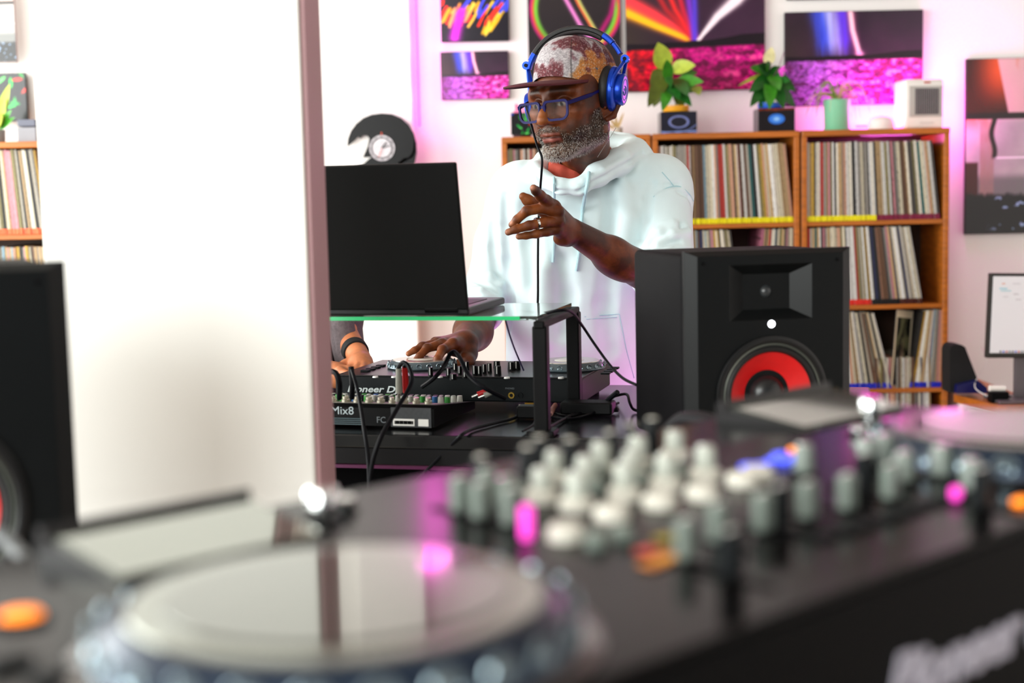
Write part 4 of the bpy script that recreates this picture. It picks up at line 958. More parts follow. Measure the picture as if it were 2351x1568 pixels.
# ---- cables on and around the table
def cable(label, pts, r=.0028, m=None, name='cable', n=8):
    return setp(MB().tube(pts, r, n).done(name, m or M_cable, smooth=True), label, 'cable')
zg = ZT+zst+.014
cable('black cable looping from the laptop over the stand and down to the speaker', [P(1150, 716, 2.62), P(1185, 717, 2.60), P(1232, 722, 2.56), P(1280, 713, 2.52), P(1312, 716, 2.56), P(1337, 748, 2.72), P(1365, 790, 2.72), P(1400, 838, 2.68), P(1430, 868, 2.6), P(1462, 884, 2.52)], .0028)
cable('thin violet-grey wire hanging from the laptop corner to the controller', [P(1158, 712, 2.64), P(1162, 740, 2.66), P(1178, 792, 2.70), P(1202, 850, 2.80)], .0017, mat('thin_wire', '#4a4468', .4, noise=.05))
cable('dark cable falling from the small mixer over the table edge, left one', [P(808, 850, 2.58), P(822, 900, 2.50), P(836, 985, 2.42), P(845, 1050, 2.40), P(848, 1130, 2.38), P(846, 1200, 2.38)], .0034)
cable('dark cable falling from the raised plugs over the table edge', [P(916, 842, 2.60), P(926, 832, 2.58), P(940, 845, 2.56), P(944, 880, 2.50), P(908, 945, 2.42), P(872, 1010, 2.36), P(852, 1080, 2.36), P(845, 1180, 2.36)], .0040)
cable('black cable arching out of the small mixer left end', [P(752, 852, 2.58), P(770, 856, 2.56), P(779, 880, 2.56), P(779, 914, 2.60)], .0052)
cable('black cable standing out of the mixer jack beside the arching one', [P(806, 842, 2.59), P(809, 880, 2.585), P(808, 914, 2.60)], .0052)
cable('black cable looped beneath the hand of the man between mixer and controller', [P(970, 888, 2.66), P(1000, 865, 2.62), P(1022, 835, 2.66), P(1034, 812, 2.68), P(1046, 809, 2.68), P(1060, 830, 2.64), P(1075, 860, 2.60), P(1108, 888, 2.56), P(1160, 915, 2.58)], .0042)
cable('pale tipped cable crossing the table front and hanging over its edge', [PZ(1190, 940, ZT+.006), PZ(1184, 958, ZT+.005), PZ(1140, 970, ZT+.005), PZ(1085, 985, ZT+.005), PZ(1058, 1000, ZT+.006), P(1030, 1028, 2.49), P(980, 1080, 2.48), P(936, 1122, 2.48), P(910, 1160, 2.47)], .0032)
cable('black cable snaking behind the speaker on the tabletop', [PZ(1410, 910, ZT+.006), PZ(1438, 905, ZT+.03), PZ(1446, 925, ZT+.02), PZ(1455, 940, ZT+.006), PZ(1475, 945, ZT+.005)], .0028)
cable('black cable coiled around the right posts of the stand', [PZ(1255, 940, ZT+.006), PZ(1300, 955, ZT+.006), PZ(1370, 940, ZT+.006), PZ(1418, 943, ZT+.006), PZ(1400, 930, ZT+.012), PZ(1350, 935, ZT+.006), PZ(1290, 965, ZT+.006), PZ(1230, 1000, ZT+.008)], .0028)
cable('thin black cable lying before the post of the stand', [PZ(1200, 990, ZT+.006), PZ(1225, 975, ZT+.006), PZ(1240, 955, ZT+.006), PZ(1320, 960, ZT+.006), PZ(1420, 925, ZT+.012)], .0024)
# plugs
def plug(name, label, a, b, r, m, cat='plug', tip=None):
    rr = thing(name, label, cat, a); MB().cyl(a, b, r*.8, r, 14).done('grip', m, rr, world=True)
    d = (Vector(b)-Vector(a)).normalized(); MB().cyl(Vector(b), Vector(b)+d*.012, r*.5, n=10).done('collar', M_silver, rr, world=True)
    MB().cyl(Vector(a)-d*.003, Vector(a), r*.45, n=10).done('cable_end', tip or M_black, rr, world=True); return rr
plug('phono_plug', 'grey phono plug standing upright in the small mixer', P(915, 845, 2.60), P(916, 900, 2.62), .0065, mat('plug_grey', '#9c9c92', .4, noise=.06))
plug('phono_plug', 'red phono plug standing beside the grey one in the small mixer', P(929, 843, 2.61), P(933, 900, 2.63), .0065, mat('plug_red', '#c01418', .4, noise=.06))
plug('phono_plug', 'red phono plug lying at the right rear corner of the small mixer', P(1116, 898, 2.66), P(1097, 906, 2.66), .0055, mat('plug_red'))
plug('phono_plug', 'grey phono plug lying beside the red one at the mixer corner', P(1128, 902, 2.65), P(1112, 908, 2.65), .0055, mat('plug_grey'))
plug('jack_plug', 'gold jack plug lying loose on the table by the stand post', PZ(1240, 930, ZT+.009), PZ(1205, 931, ZT+.009), .006, mat('gold_plug', '#b89038', .3, metal=.8, noise=.1))
plug('jack_plug', 'rose coloured plug lying right of the front stand post', PZ(1275, 930, ZT+.012), PZ(1262, 950, ZT+.012), .006, mat('rose_plug', '#a06a60', .4, noise=.1))
setp(MB().box(PZ(1225, 945, ZT+.014), (.06, .035, .024), RZ, bev=.004).done('power_adapter', M_black), 'small black adapter block at the foot of the front stand post', 'adapter')
setp(MB().box(PZ(1350, 935, ZT+.014), (.10, .05, .024), RZ, bev=.004).done('usb_hub', M_black), 'flat black hub tangled in cables behind the stand posts', 'adapter')
cable('white-capped black plug lead at the right end of the controller', [PZ(1380, 935, ZT+.008), PZ(1400, 915, ZT+.03), PZ(1418, 900, ZT+.045)], .005)
# ------------------------------------------------------------------ the big console in the foreground
ZC = 1.20
fa = PZ(1700, 1446, ZC); TH = math.radians(44)
CU = Vector((math.cos(TH), math.sin(TH), 0)); CV = Vector((-math.sin(TH), math.cos(TH), 0))
rcn = thing('dj_console', 'large black all-in-one console with jog wheels and white ringed knobs, nearest foreground', 'dj console', (fa.x, fa.y, ZC-.16), TH)
def cl(px, py, z=ZC): return wm(rcn).inverted() @ PZ(px, py, z)
zt = .16
U0_, U1_, V1_ = -.30, .672, .40
MB().box(((U0_+U1_)/2, V1_/2, .0825), (U1_-U0_, V1_, .143), bev=.003, seg=2).done('case', mat('console_black', '#030304', .6, spec=.08, noise=.1), rcn)
MB().box(((U0_+U1_)/2, V1_/2, zt-.003), (U1_-U0_-.003, V1_-.003, .006), bev=.0015, seg=2).done('top_plate', M_gunmetal, rcn)
for u in (U0_+.05, U1_-.05):
    for v in (.05, V1_-.05): MB().cyl((u, v, 0), (u, v, .012), .02, n=20).done('foot', M_black, rcn)
text_part('lettering', 'Pioneer DJ', .040, Matrix.Translation((.128, -.0008, zt-.074)) @ Matrix.Rotation(PI/2, 4, 'X'), mat('console_print', '#a8a4b2', .5, noise=.02), rcn, shear=.28, sx=1.15, depth=.0008, bold=.0012)
M_plat = mat('console_platter', '#666760', .06, metal=.9, noise=.03)
M_jside = mat('console_jog_side', '#1c2a3c', .3, metal=.5, noise=.08)
M_pring = mat('platter_ring', '#82847b', .15, metal=.8, noise=.03)
p1 = cl(775, 1368, ZC+.022); p2 = cl(2352, 980, ZC+.022)
for p in (p1, p2):
    MB().lathe([(.118, 0), (.122, .0015), (.118, .003), (.112, .003)], (p.x, p.y, zt), 64).done('jog_bezel', mat('bezel_dark', '#141014', .2, coat=.5, noise=.1), rcn, smooth=True)
    jog(rcn, p.x, p.y, zt+.0005, .110, .021, 26, top=M_pring, side=M_jside, face=M_plat)
# wider mirror-like centre of each platter
for p in (p1, p2): MB().lathe([(0, 0), (.079, 0), (.0785, .0006), (0, .0008)], (p.x, p.y, zt+.0235), 72).done('platter_face', M_plat, rcn, smooth=True)
# tilted screens with chrome selector knobs
def screen(u0, u1, v0=.295, v1=.378, rise=.019):
    mb = MB(); th = .012
    prof = [(v0, .001), (v1, .012), (v1+.001, rise), (v1+.010, rise-.002), (v1+.012, -.004), (v0-.003, -.004)]
    M4 = Matrix(((0, 1, 0, u0), (1, 0, 0, 0), (0, 0, 1, zt), (0, 0, 0, 1)))
    mb.prism(prof, u1-u0, M4); o = mb.done('screen_housing', mat('screen_bezel', '#0f0c0d', .3, noise=.05), rcn)
    n = Vector((0, -.011, v1-v0)).normalized(); mid = Vector(((u0+u1)/2, (v0+v1)/2, zt+.0065))+n*.0012
    R = Matrix.Rotation(math.atan2(.011, v1-v0), 3, 'X'); MB().box(mid, (u1-u0-.008, math.hypot(v1-v0, .011)-.006, .002), R).done('screen', mat('screen_glass', '#8a8c84', .05, metal=.85, noise=.02), o)
    return o
s1l = -.156; s1r = -.015
screen(s1l, s1r); screen(.484, .650)
def chrome_knob(px, py, r, h, px2=None):
    p = cl(px, py); k = MB().lathe([(0, h), (r*.82, h), (r, h*.9), (r, h*.55), (r*.75, h*.45), (r*.72, 0), (0, 0)], (p.x, p.y, zt), 28).done('selector_knob', M_chrome, rcn, smooth=True)
    MB().lathe([(r*1.35, 0), (r*1.4, .002), (r*1.0, .003)], (p.x, p.y, zt), 28).done('knob_collar', M_black, k, smooth=True)
chrome_knob(740, 1205, .0105, .024); chrome_knob(795, 1175, .006, .010)
chrome_knob(2000, 975, .0105, .024); chrome_knob(1972, 1000, .007, .008)
# mixer knobs, placed where they stand on the plate
def knob(px, py, r=.0075, h=.024, body=M_whiteknob, ring=True):
    p = cl(px, py)
    if ring: k = MB().lathe([(0, 0), (r*1.55, 0), (r*1.55, .006), (r*1.2, .008), (0, .008)], (p.x, p.y, zt), 24).done('knob', M_whitering, rcn, smooth=True); z = .008
    else: k = MB().lathe([(0, 0), (r*1.2, 0), (r*1.2, .002), (r, .003), (0, .003)], (p.x, p.y, zt), 20).done('knob', M_black, rcn, smooth=True); z = .003
    MB().lathe([(r, z), (r*.9, h-.002), (r*.75, h), (0, h)], (p.x, p.y, zt), 20).done('knob_stem', body, k, smooth=True)
    MB().lathe([(0, h), (r*.6, h), (r*.55, h+.0008), (0, h+.0008)], (p.x, p.y, zt), 16).done('knob_cap', M_whitering if body is M_black or body is M_dkgrey else M_silver, k)
for px, py, h in ((1245, 1150, .022), (1325, 1168, .024), (1435, 1145, .024), (1530, 1122, .024), (1620, 1100, .024), (1275, 1105, .022), (1380, 1090, .024), (1465, 1075, .024), (1550, 1055, .022), (1345, 1120, .022), (1450, 1100, .02)): knob(px, py, .0075, h)
for px, py in ((1405, 1192), (1515, 1165), (1612, 1145), (1300, 1238), (1705, 1115), (1740, 1100)):   # low white caps
    p = cl(px, py); MB().lathe([(0, 0), (.0115, 0), (.0115, .006), (.009, .009), (0, .0095)], (p.x, p.y, zt), 24).done('button_cap', M_whitering, rcn, smooth=True)
for px, py in ((1195, 1138), (1368, 1128), (1380, 1098), (1468, 1112), (1487, 1090), (1560, 1095), (1370, 1255), (1430, 1240)):
    p = cl(px, py); MB().lathe([(0, 0), (.007, 0), (.0068, .006), (.004, .009), (0, .0095)], (p.x, p.y, zt), 20).done('button_cap', M_greyknob, rcn, smooth=True)
for px, py in ((1107, 1150), (1212, 1125), (1310, 1105), (1402, 1085), (1450, 1065), (1240, 1100), (1498, 1050)): knob(px, py, .0062, .030, M_dkgrey, False)
for px, py in ((1845, 1090), (1990, 1075), (2075, 1110), (2230, 1130), (2160, 1095), (2030, 1065)): knob(px, py, .0075, .022, M_greyknob, False)
# faders and tall slider caps
def fader(px, py, w=.008, h=.022, m=M_greyknob):
    p = cl(px, py); s = MB().box((p.x, p.y, zt+.001), (.004, .055, .0015)).done('fader_slot', M_black, rcn)
    MB().box((p.x, p.y, zt+.002+h/2), (w*1.5, w, h), bev=.0015).done('fader_cap', m, s)
    MB().box((p.x, p.y, zt+.0025+h), (w*1.0, .0014, .001)).done('fader_mark', M_white, s)
for px, py in ((1058, 1180), (1105, 1195), (1165, 1180), (1175, 1210), (1575, 1290), (1650, 1250), (1752, 1225), (1855, 1195), (1945, 1175), (2045, 1150), (1120, 1160)): fader(px, py)
for px, py in ((1680, 1330), (1790, 1215), (1985, 1130), (2255, 1170)): fader(px, py, .009, .024, M_dkgrey)
# lit pads and buttons
def pad(px, py, m, w=.012, d=.009, h=.004, name='lit_button'):
    p = cl(px, py); MB().box((p.x, p.y, zt+h/2+.0005), (w, d, h), bev=.0012).done(name, m, rcn)
M_blueled = mat('blue_led', '#5060ff', .4, emit='#5564ff', es=1.1, noise=.02); M_orled = mat('orange_led', '#ff8010', .4, emit='#ff8a18', es=1.5, noise=.02)
for px, py in ((1715, 1078), (1745, 1076), (1775, 1064), (1805, 1066), (1790, 1052), (1828, 1058)): pad(px, py, M_blueled, .011, .007)
pad(1826, 1040, M_orled, .010, .008); pad(2345, 1160, M_orled, .012, .008)
p = cl(48, 1425); MB().lathe([(0, 0), (.0105, 0), (.0105, .003), (.009, .0042), (0, .0044)], (p.x, p.y, zt), 28).done('lit_button', M_orled, rcn, smooth=True)
MB().lathe([(.0115, 0), (.014, 0), (.014, .003), (.0115, .003)], (p.x, p.y, zt), 28, close=True).done('button_ring', M_black, rcn, smooth=True)
for px, py in ((20, 1530), (130, 1560), (250, 1290)): pad(px, py, M_dkgrey, .02, .014, .004, 'button')
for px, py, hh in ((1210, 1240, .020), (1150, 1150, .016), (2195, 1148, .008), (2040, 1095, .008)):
    p = cl(px, py); MB().box((p.x, p.y, zt+hh/2+.0005), (.006, .006, hh), bev=.0012).done('pink_glint_bar', M_pinkglint, rcn)  # glowing bars painted in for pink reflections on the faders, no real lights
for px, py, c in ((1490, 1270, '#b03020'), (1530, 1240, '#8a7a18'), (1500, 1300, '#c07010'), (1535, 1285, '#d08a20')): pad(px, py, mat('pad_'+c[1:], c, .4, noise=.1), .014, .012, .002, 'colour_label')
for k in range(8): pad(1900+k*42, 1235-k*13, M_dkgrey, .012, .012, .003, 'performance_pad')
# near table that carries the console
rtn = thing('table', 'near black table wholly covered by the large console', 'table', (fa.x, fa.y, 0), TH)
zc0 = ZC-.161
MB().box(((U0_+U1_)/2, V1_/2, zc0-.015), (U1_-U0_+.03, V1_+.03, .03), bev=.003).done('tabletop', M_black, rtn)
for u in (U0_+.03, U1_-.03):
    for v in (.03, V1_-.03): MB().box((u, v, (zc0-.03)/2), (.04, .04, zc0-.031), bev=.002).done('leg', M_black, rtn)
# dark cables and gear lying behind the console, before the speaker
def PX(px, py, Y): return P(px, py, Y)
setp(MB().tube([P(1530, 1000, 1.75), P(1580, 965, 1.7), P(1680, 985, 1.6), P(1780, 1010, 1.5), P(1880, 1060, 1.4)], .012, 10).done('cable_bundle', M_cable, smooth=True), 'thick dark cable bundle drooping before the red coned speaker', 'cable')
setp(MB().tube([P(0, 1225, 1.0), P(40, 1265, .98), P(75, 1310, .95), P(110, 1380, .93)], .006, 10).done('cable', mat('grey_cable', '#45484a', .5, noise=.1), smooth=True), 'grey cable crossing the console corner at the left edge', 'cable')
# ------------------------------------------------------------------ the man
import time as _t
_t0 = _t.time()
HY = 3.13                                    # distance of his head
HS = 1.03
hc = P(1319, 233, HY)                        # head centre, between the ears
yaw = math.radians(-38); pit = math.radians(8); rol = math.radians(-2)
HM = Matrix.Translation(hc) @ Matrix.Rotation(yaw, 4, 'Z') @ Matrix.Rotation(rol, 4, 'Y') @ Matrix.Rotation(pit, 4, 'X') @ Matrix.Diagonal((HS, HS, HS*.94, 1))
# face looks along local -Y; local +X is image right
E = lambda x, y, z: Euler((math.radians(x), math.radians(y), math.radians(z))).to_matrix()
hd = SDF()
hd.ell((0, .012, .035), (.076, .098, .085), k=.02)
hd.ell((0, -.028, -.03), (.060, .070, .080), k=.03)
hd.ell((0, -.060, -.055), (.038, .044, .050), k=.02)
hd.ell((0, -.083, -.103), (.026, .022, .019), k=.02)
for s in (-1, 1):
    hd.ell((s*.048, .0, -.062), (.020, .032, .030), k=.02)
    hd.cap((s*.052, -.005, -.07), (s*.020, -.078, -.102), .018, .014, k=.02)
    hd.ell((s*.045, -.066, -.018), (.024, .022, .020), k=.018)
    hd.ell((s*.040, -.062, -.050), (.020, .024, .026), k=.018)
    hd.cap((s*.012, -.093, .030), (s*.046, -.078, .028), .010, .009, k=.014)
    hd.ell((s*.064, -.030, .02), (.014, .04, .04), k=.02)
    hd.ell((s*.033, -.098, .006), (.021, .016, .013), k=.012, op=-1)
    hd.ell((s*.032, -.080, .004), (.0145, .0140, .0135), k=.003)
    hd.cap((s*.018, -.0915, .006), (s*.047, -.086, .006), .0032, .0028, k=.004)   # upper lid edge
    hd.cap((s*.021, -.0905, -.004), (s*.046, -.0855, -.003), .0026, .0024, k=.005)
    hd.cap((s*.020, -.089, -.014), (s*.046, -.080, -.016), .006, .006, k=.010)  # under-eye
hd.cap((0, -.090, .022), (0, -.112, -.014), .0085, .0105, k=.012)
hd.cap((0, -.108, -.012), (0, -.119, -.028), .011, .0135, k=.008)
for s in (-1, 1):
    hd.ell((s*.0155, -.107, -.032), (.0105, .0135, .0095), k=.006)
    hd.ell((s*.0085, -.113, -.0425), (.0048, .0062, .004), k=.003, op=-1)
    hd.cap((s*.022, -.098, -.034), (s*.040, -.078, -.068), .006, .004, k=.014)
hd.ell((0, -.086, -.060), (.031, .022, .020), k=.012)
hd.chain([(-.026, -.090, -.0655), (-.011, -.1055, -.0605), (0, -.1075, -.0615), (.011, -.1055, -.0605), (.026, -.090, -.0655)], [.003, .0046, .0044, .0046, .003], k=.005)
hd.chain([(-.024, -.091, -.0700), (-.009, -.1050, -.0735), (.009, -.1050, -.0735), (.024, -.091, -.0700)], [.003, .0060, .0060, .003], k=.005)
hd.chain([(-.027, -.0945, -.0672), (-.012, -.1105, -.0668), (0, -.1120, -.0675), (.012, -.1105, -.0668), (.027, -.0945, -.0672)], .0011, k=.003, op=-1)
hd.cap((-.012, -.1, -.0855), (.012, -.1, -.0855), .004, k=.010, op=-1)
for s in (-1, 1):   # ears
    hd.ell((s*.0765, .006, -.014), (.008, .022, .034), E(0, 0, s*-30) @ E(-8, 0, 0), k=.006)
    hd.chain([(s*.080, -.010, -.002), (s*.090, .004, .014), (s*.096, .020, .006), (s*.095, .022, -.018), (s*.088, .008, -.042), (s*.080, -.004, -.047)], [.004, .0052, .0054, .005, .0058, .0055], k=.004)
    hd.ell((s*.086, .006, -.012), (.005, .009, .014), E(0, 0, s*-22), k=.004, op=-1)
    hd.ell((s*.080, -.008, -.018), (.004, .004, .006), k=.004)
head = hd.xf(HM)
neckb = P(1345, 415, 3.33)
def hw_(x, y, z): return HM @ Vector((x, y, z))
head.cap(hw_(0, .022, -.06), neckb, .052, .058, k=.03)
head.cap(hw_(0, .045, -.02), (neckb.x, neckb.y+.03, neckb.z+.02), .042, .052, k=.03)
head.ell((neckb.x, neckb.y+.02, neckb.z-.06), (.15, .085, .09), k=.04)
HV, HF = head.mesh(.0024)
# colours of the head, from local position
Hi = np.array(HM.inverted(), dtype=np.float32)
hl = HV@Hi[:3, :3].T+Hi[:3, 3]
SKIN = C('#592810'); SKIN_D = C('#3b1a0a'); SKIN_L = C('#8c4c24')
def skin_cols(p, seed=0.):
    n = fbm(p*38+seed, 4); n2 = fbm(p*220+seed, 3)
    c = mixc(SKIN_D+0*p, SKIN+0*p, sstep(.3, .6, n)); c = mixc(c, SKIN_L+0*p, sstep(.5, .8, n)*.35)
    return c*(.9+.2*n2[:, None])
hcx, hcy, hcz = hl[:, 0], hl[:, 1], hl[:, 2]
col = skin_cols(hl)
gs = lambda cx, cy, cz, r: np.exp(-(((hcx-cx)**2+(hcy-cy)**2+(hcz-cz)**2)/r**2))
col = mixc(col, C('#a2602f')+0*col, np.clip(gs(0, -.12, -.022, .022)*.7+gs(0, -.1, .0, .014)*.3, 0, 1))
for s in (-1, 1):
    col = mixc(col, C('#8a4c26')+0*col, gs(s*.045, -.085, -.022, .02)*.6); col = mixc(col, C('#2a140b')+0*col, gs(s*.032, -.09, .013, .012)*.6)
lips = np.clip(np.maximum(np.exp(-((hcz+.0615)/.0042)**2)*.7, np.exp(-((hcz+.0735)/.0062)**2)), 0, 1)*(np.abs(hcx) < .027)*(hcy < -.088)*sstep(.028, .02, np.abs(hcx))
col = mixc(col, C('#8f4e48')+0*col, lips*.9)
col = mixc(col, C('#2c0f0b')+0*col, np.exp(-((hcz+.0672+.002*(np.abs(hcx)/.025))/.0016)**2)*(np.abs(hcx) < .027)*(hcy < -.088)*.9)
brow = np.exp(-((hcz-.034+.10*np.maximum(np.abs(hcx)-.032, 0))/.0055)**2)*sstep(.010, .016, np.abs(hcx))*sstep(.056, .045, np.abs(hcx))*(hcy < -.06)
col = mixc(col, C('#1c110c')+0*col, brow*(.45+.5*fbm(hl*500, 2)))
# beard mask
jaw = sstep(-.066, -.083, hcz+.30*np.maximum(.0-(hcy+.088), 0)-.62*np.clip(np.abs(hcx)-.022, 0, .035)-.36*np.clip(hcy+.055, 0, .06))
side = sstep(.046, .054, np.abs(hcx))*sstep(-.045, -.02, hcy)*sstep(.022, .004, hcy)*sstep(-.005, -.02, hcz)
chin = sstep(-.088, -.094, hcz)*sstep(-.055, -.065, hcy)
mous = sstep(-.044, -.047, hcz)*sstep(-.0600, -.0565, hcz)*sstep(.031, .024, np.abs(hcx))*(hcy < -.082)
gote = sstep(.024, .028, np.abs(hcx))*sstep(.040, .034, np.abs(hcx))*sstep(-.05, -.056, hcz)*(hcy < -.06)
beard = np.clip(np.maximum.reduce([jaw*(hcy < .03)*(hcz < -.03), side, chin, mous*.85, gote*.8]), 0, 1)*(hcy < .03)*(hcz > -.135)*(1-np.clip(lips*1.5, 0, 1))
beard *= sstep(.018, .0, hcy)*(np.abs(hcx) < .0725)
beard *= 1-.8*np.exp(-((hcx/.010)**2+((hcz+.086)/.006)**2))
bn = fbm(hl*420, 2); bn2 = fbm(hl*60+9, 3)
bc = mixc(C('#2c231e')+0*col, C('#8c857d')+0*col, sstep(.38, .66, bn)*(.45+.55*sstep(-.07, -.105, hcz)))
col = mixc(col, bc, beard*.62)
hairm = sstep(.03, .05, hcy+.6*hcz)*sstep(.0, .02, hcz)
col = mixc(col, C('#1c1614')+0*col, hairm*.8)
for s in (-1, 1):
    eye = (((hcx-s*.0335)/.0118)**2+((hcz-.0012-.0)/.0034)**2 < 1) & (hcy < -.083)
    col = np.where(eye[:, None], C('#8f837a'), col); ir = (((hcx-s*.0335+.001)/.0045)**2+((hcz-.0008)/.0045)**2 < 1) & eye
    col = np.where(ir[:, None], C('#140a06'), col)
headcol = srgb_np(col)
# ---- arms with hands
def skin_arm(sd, h):
    V, F = sd.mesh(h); c = skin_cols(V, 5.)
    return V, F, c
FY = 2.93
sL = SDF()
wr = P(1318, 533, FY+.055); el = P(1512, 640, 3.17)
mid_ = wr.lerp(el, .42)+Vector((0, 0, -.004))
sL.cap(wr, mid_, .0265, .036, k=.012); sL.cap(mid_, el, .036, .046, k=.02); sL.cap(el, P(1530, 580, 3.27), .044, .040, k=.02)
sL.ell(wr.lerp(el, .5)+Vector((0, 0, -.012)), (.055, .04, .036), E(0, 35, 0), k=.02)
pt = lambda x, y, dy: P(x, y, FY+dy)
# palm: metacarpals
kI, kM, kR, kP = pt(1272, 474, -.012), pt(1281, 487, -.018), pt(1282, 508, -.014), pt(1279, 527, -.006)
wa, wb = pt(1306, 520, .045), pt(1303, 546, .045)
sL.cap(kI, wa, .0125, .020, k=.010); sL.cap(kM, wa.lerp(wb, .3), .0125, .020, k=.008); sL.cap(kR, wa.lerp(wb, .6), .0120, .020, k=.008); sL.cap(kP, wb, .0115, .019, k=.008)
sL.ell(pt(1291, 548, .03), (.019, .018, .015), k=.010)                      # heel of the hand
sL.chain([kM, pt(1245, 478, -.035), pt(1210, 484, -.045), pt(1187, 504, -.042), pt(1175, 516, -.034)], [0.0130, 0.0110, 0.0101, 0.0086, 0.0068], k=.004)
sL.chain([kR, pt(1250, 510, -.034), pt(1215, 518, -.048), pt(1184, 527, -.050), pt(1167, 533, -.048)], [0.0123, 0.0103, 0.0095, 0.0081, 0.0070], k=.004)
sL.chain([kP, pt(1256, 532, -.020), pt(1232, 537, -.030), pt(1208, 541, -.034), pt(1191, 543, -.034)], [0.0112, 0.0092, 0.0084, 0.0073, 0.0064], k=.004)
sL.chain([kI, pt(1254, 461, -.035), pt(1240, 449, -.058), pt(1230, 438, -.075), pt(1225, 432, -.085)], [0.0138, 0.0119, 0.0106, 0.0088, 0.0075], k=.005)
sL.chain([pt(1300, 520, .045), pt(1268, 500, .040), pt(1234, 472, .022), pt(1212, 460, .012), pt(1201, 451, .008)], [0.0198, 0.0165, 0.0130, 0.0110, 0.0084], k=.007)
for a, r_ in ((pt(1210, 483, -.050), .0062), (pt(1215, 517, -.053), .0058), (pt(1232, 536, -.034), .0052), (pt(1280, 484, -.026), .008), (pt(1281, 505, -.022), .008), (pt(1277, 525, -.014), .0075)): sL.ell(a, (r_*1.5, r_, r_*1.3), k=.006)
LV, LF, Lc = skin_arm(sL, .0018)
def tone(V, c, pts, hexc, r, a=1):
    t = np.zeros(len(V))
    for p in pts: t = np.maximum(t, np.exp(-np.sum((V-arr(p))**2, 1)/r**2))
    return mixc(c, C(hexc)+0*c, t*a)
Lc = tone(LV, Lc, [pt(1173, 512, -.042), pt(1166, 532, -.053), pt(1190, 542, -.040), pt(1223, 430, -.09)], '#c98a6e', .0075, .9)
Lc = tone(LV, Lc, [pt(1225, 482, -.05), pt(1235, 512, -.05), pt(1232, 537, -.04), pt(1195, 497, -.05), pt(1190, 525, -.05), pt(1208, 541, -.04), pt(1215, 460, .0), pt(1204, 452, .0)], '#a25a28', .016, .75)
Lc = tone(LV, Lc, [pt(1258, 480, -.04), pt(1262, 508, -.04), pt(1262, 530, -.04)], '#86461f', .018, .6)
sR = SDF()
RYb = 3.10
pr = lambda x, y, dy: P(x, y, RYb+dy)
wr2 = pr(1068, 788, -.005); elr = P(1104, 700, 3.36)
sR.cap(wr2, P(1086, 762, 3.19), .029, .042, k=.02); sR.cap(P(1086, 762, 3.19), P(1106, 706, 3.32), .042, .042, k=.02); sR.cap(P(1106, 706, 3.32), P(1120, 670, 3.37), .042, .038, k=.02)
q1, q2, q3, q4 = pr(1041, 789, -.055), pr(1016, 790, -.045), pr(1006, 787, -.028), pr(1000, 786, -.005)
for q in (q1, q2, q3, q4): sR.cap(q, wr2, .0125, .022, k=.010)
sR.ell(pr(1050, 800, -.02), (.026, .030, .018), k=.012)
sR.chain([q1, pr(1016, 803, -.085), pr(1005, 824, -.112), pr(1000, 838, -.118)], [.0130, .0100, .0085, .0066], k=.005)
sR.chain([q2, pr(981, 799, -.062), pr(963, 818, -.082), pr(953, 829, -.088)], [.0120, .0092, .0080, .0064], k=.004)
sR.chain([q3, pr(970, 795, -.035), pr(952, 804, -.048), pr(938, 812, -.052)], [.0110, .0082, .0072, .0060], k=.004)
sR.chain([q4, pr(985, 793, .005), pr(975, 806, .002), pr(968, 815, -.002)], [.0100, .0076, .0066, .0055], k=.004)
sR.chain([wr2, pr(1074, 812, -.025), pr(1073, 830, -.055), pr(1056, 836, -.080), pr(1047, 838, -.088)], [.022, .020, .0145, .0095, .0070], k=.010)
for a in (pr(1016, 801, -.090), pr(981, 797, -.067), pr(970, 793, -.040), pr(1040, 785, -.063), pr(1016, 786, -.052)): sR.ell(a, (.009, .007, .0075), k=.006)
RV, RF, Rc = skin_arm(sR, .0018)
Rc = tone(RV, Rc, [pr(935, 812, -.06), pr(951, 830, -.095), pr(997, 838, -.125)], '#c98058', .008, .8)
Rc = tone(RV, Rc, [pr(1010, 815, -.11), pr(968, 812, -.08), pr(950, 803, -.05), pr(1030, 795, -.07), pr(990, 795, -.06), pr(1050, 834, -.09)], '#9a5628', .017, .7)
# ---- torso and legs under the clothes (kept slightly inside them)
BX = P(1355, 500, 3.36).x
sB = SDF(); BY = 3.37
sB.stack([(.80, .15, .10, BX-.04, BY), (1.0, .145, .10, BX-.04, BY), (1.2, .16, .105, BX-.02, BY), (1.36, .17, .10, BX, BY), (1.43, .12, .08, BX+.01, BY)], k=.03)
sB.chain([P(1530, 580, 3.27), P(1512, 440, 3.36)], [.040, .045], k=.03); sB.chain([P(1120, 670, 3.37), P(1152, 560, 3.385), P(1200, 460, 3.37)], [.038, .040, .045], k=.03)
for s in (-1, 1):
    sB.chain([(BX-.04+s*.085, BY, .84), (BX-.04+s*.10, BY-.02, .48), (BX-.04+s*.11, BY+.02, .10)], [.085, .058, .042], k=.03)
    sB.chain([(BX-.04+s*.11, BY+.03, .06), (BX-.04+s*.13, BY-.14, .045)], [.042, .034], k=.02)
BV, BF = sB.mesh(.010); Bc = skin_cols(BV, 2.)
def join(parts):
    Vs, Fs, Cs, o = [], [], [], 0
    for V, F, c in parts: Vs.append(V); Fs.append(F+o); Cs.append(c); o += len(V)
    return np.concatenate(Vs), np.concatenate(Fs), np.concatenate(Cs)
V, F, c = join([(HV, HF, headcol), (LV, LF, srgb_np(Lc)), (RV, RF, srgb_np(Rc)), (BV, BF, srgb_np(Bc))])
man = thing('person', 'man in a pale blue hoodie and patterned cap pointing with one hand', 'person', (BX-.03, BY, 0))
M_skin = mat('dark_skin', '#6b3519', .42, attr=True, spec=.32, noise=.08, nscale=300, bump=.25, bscale=900)
mesh_np('body', V, F, M_skin, man, col=c, world=True)
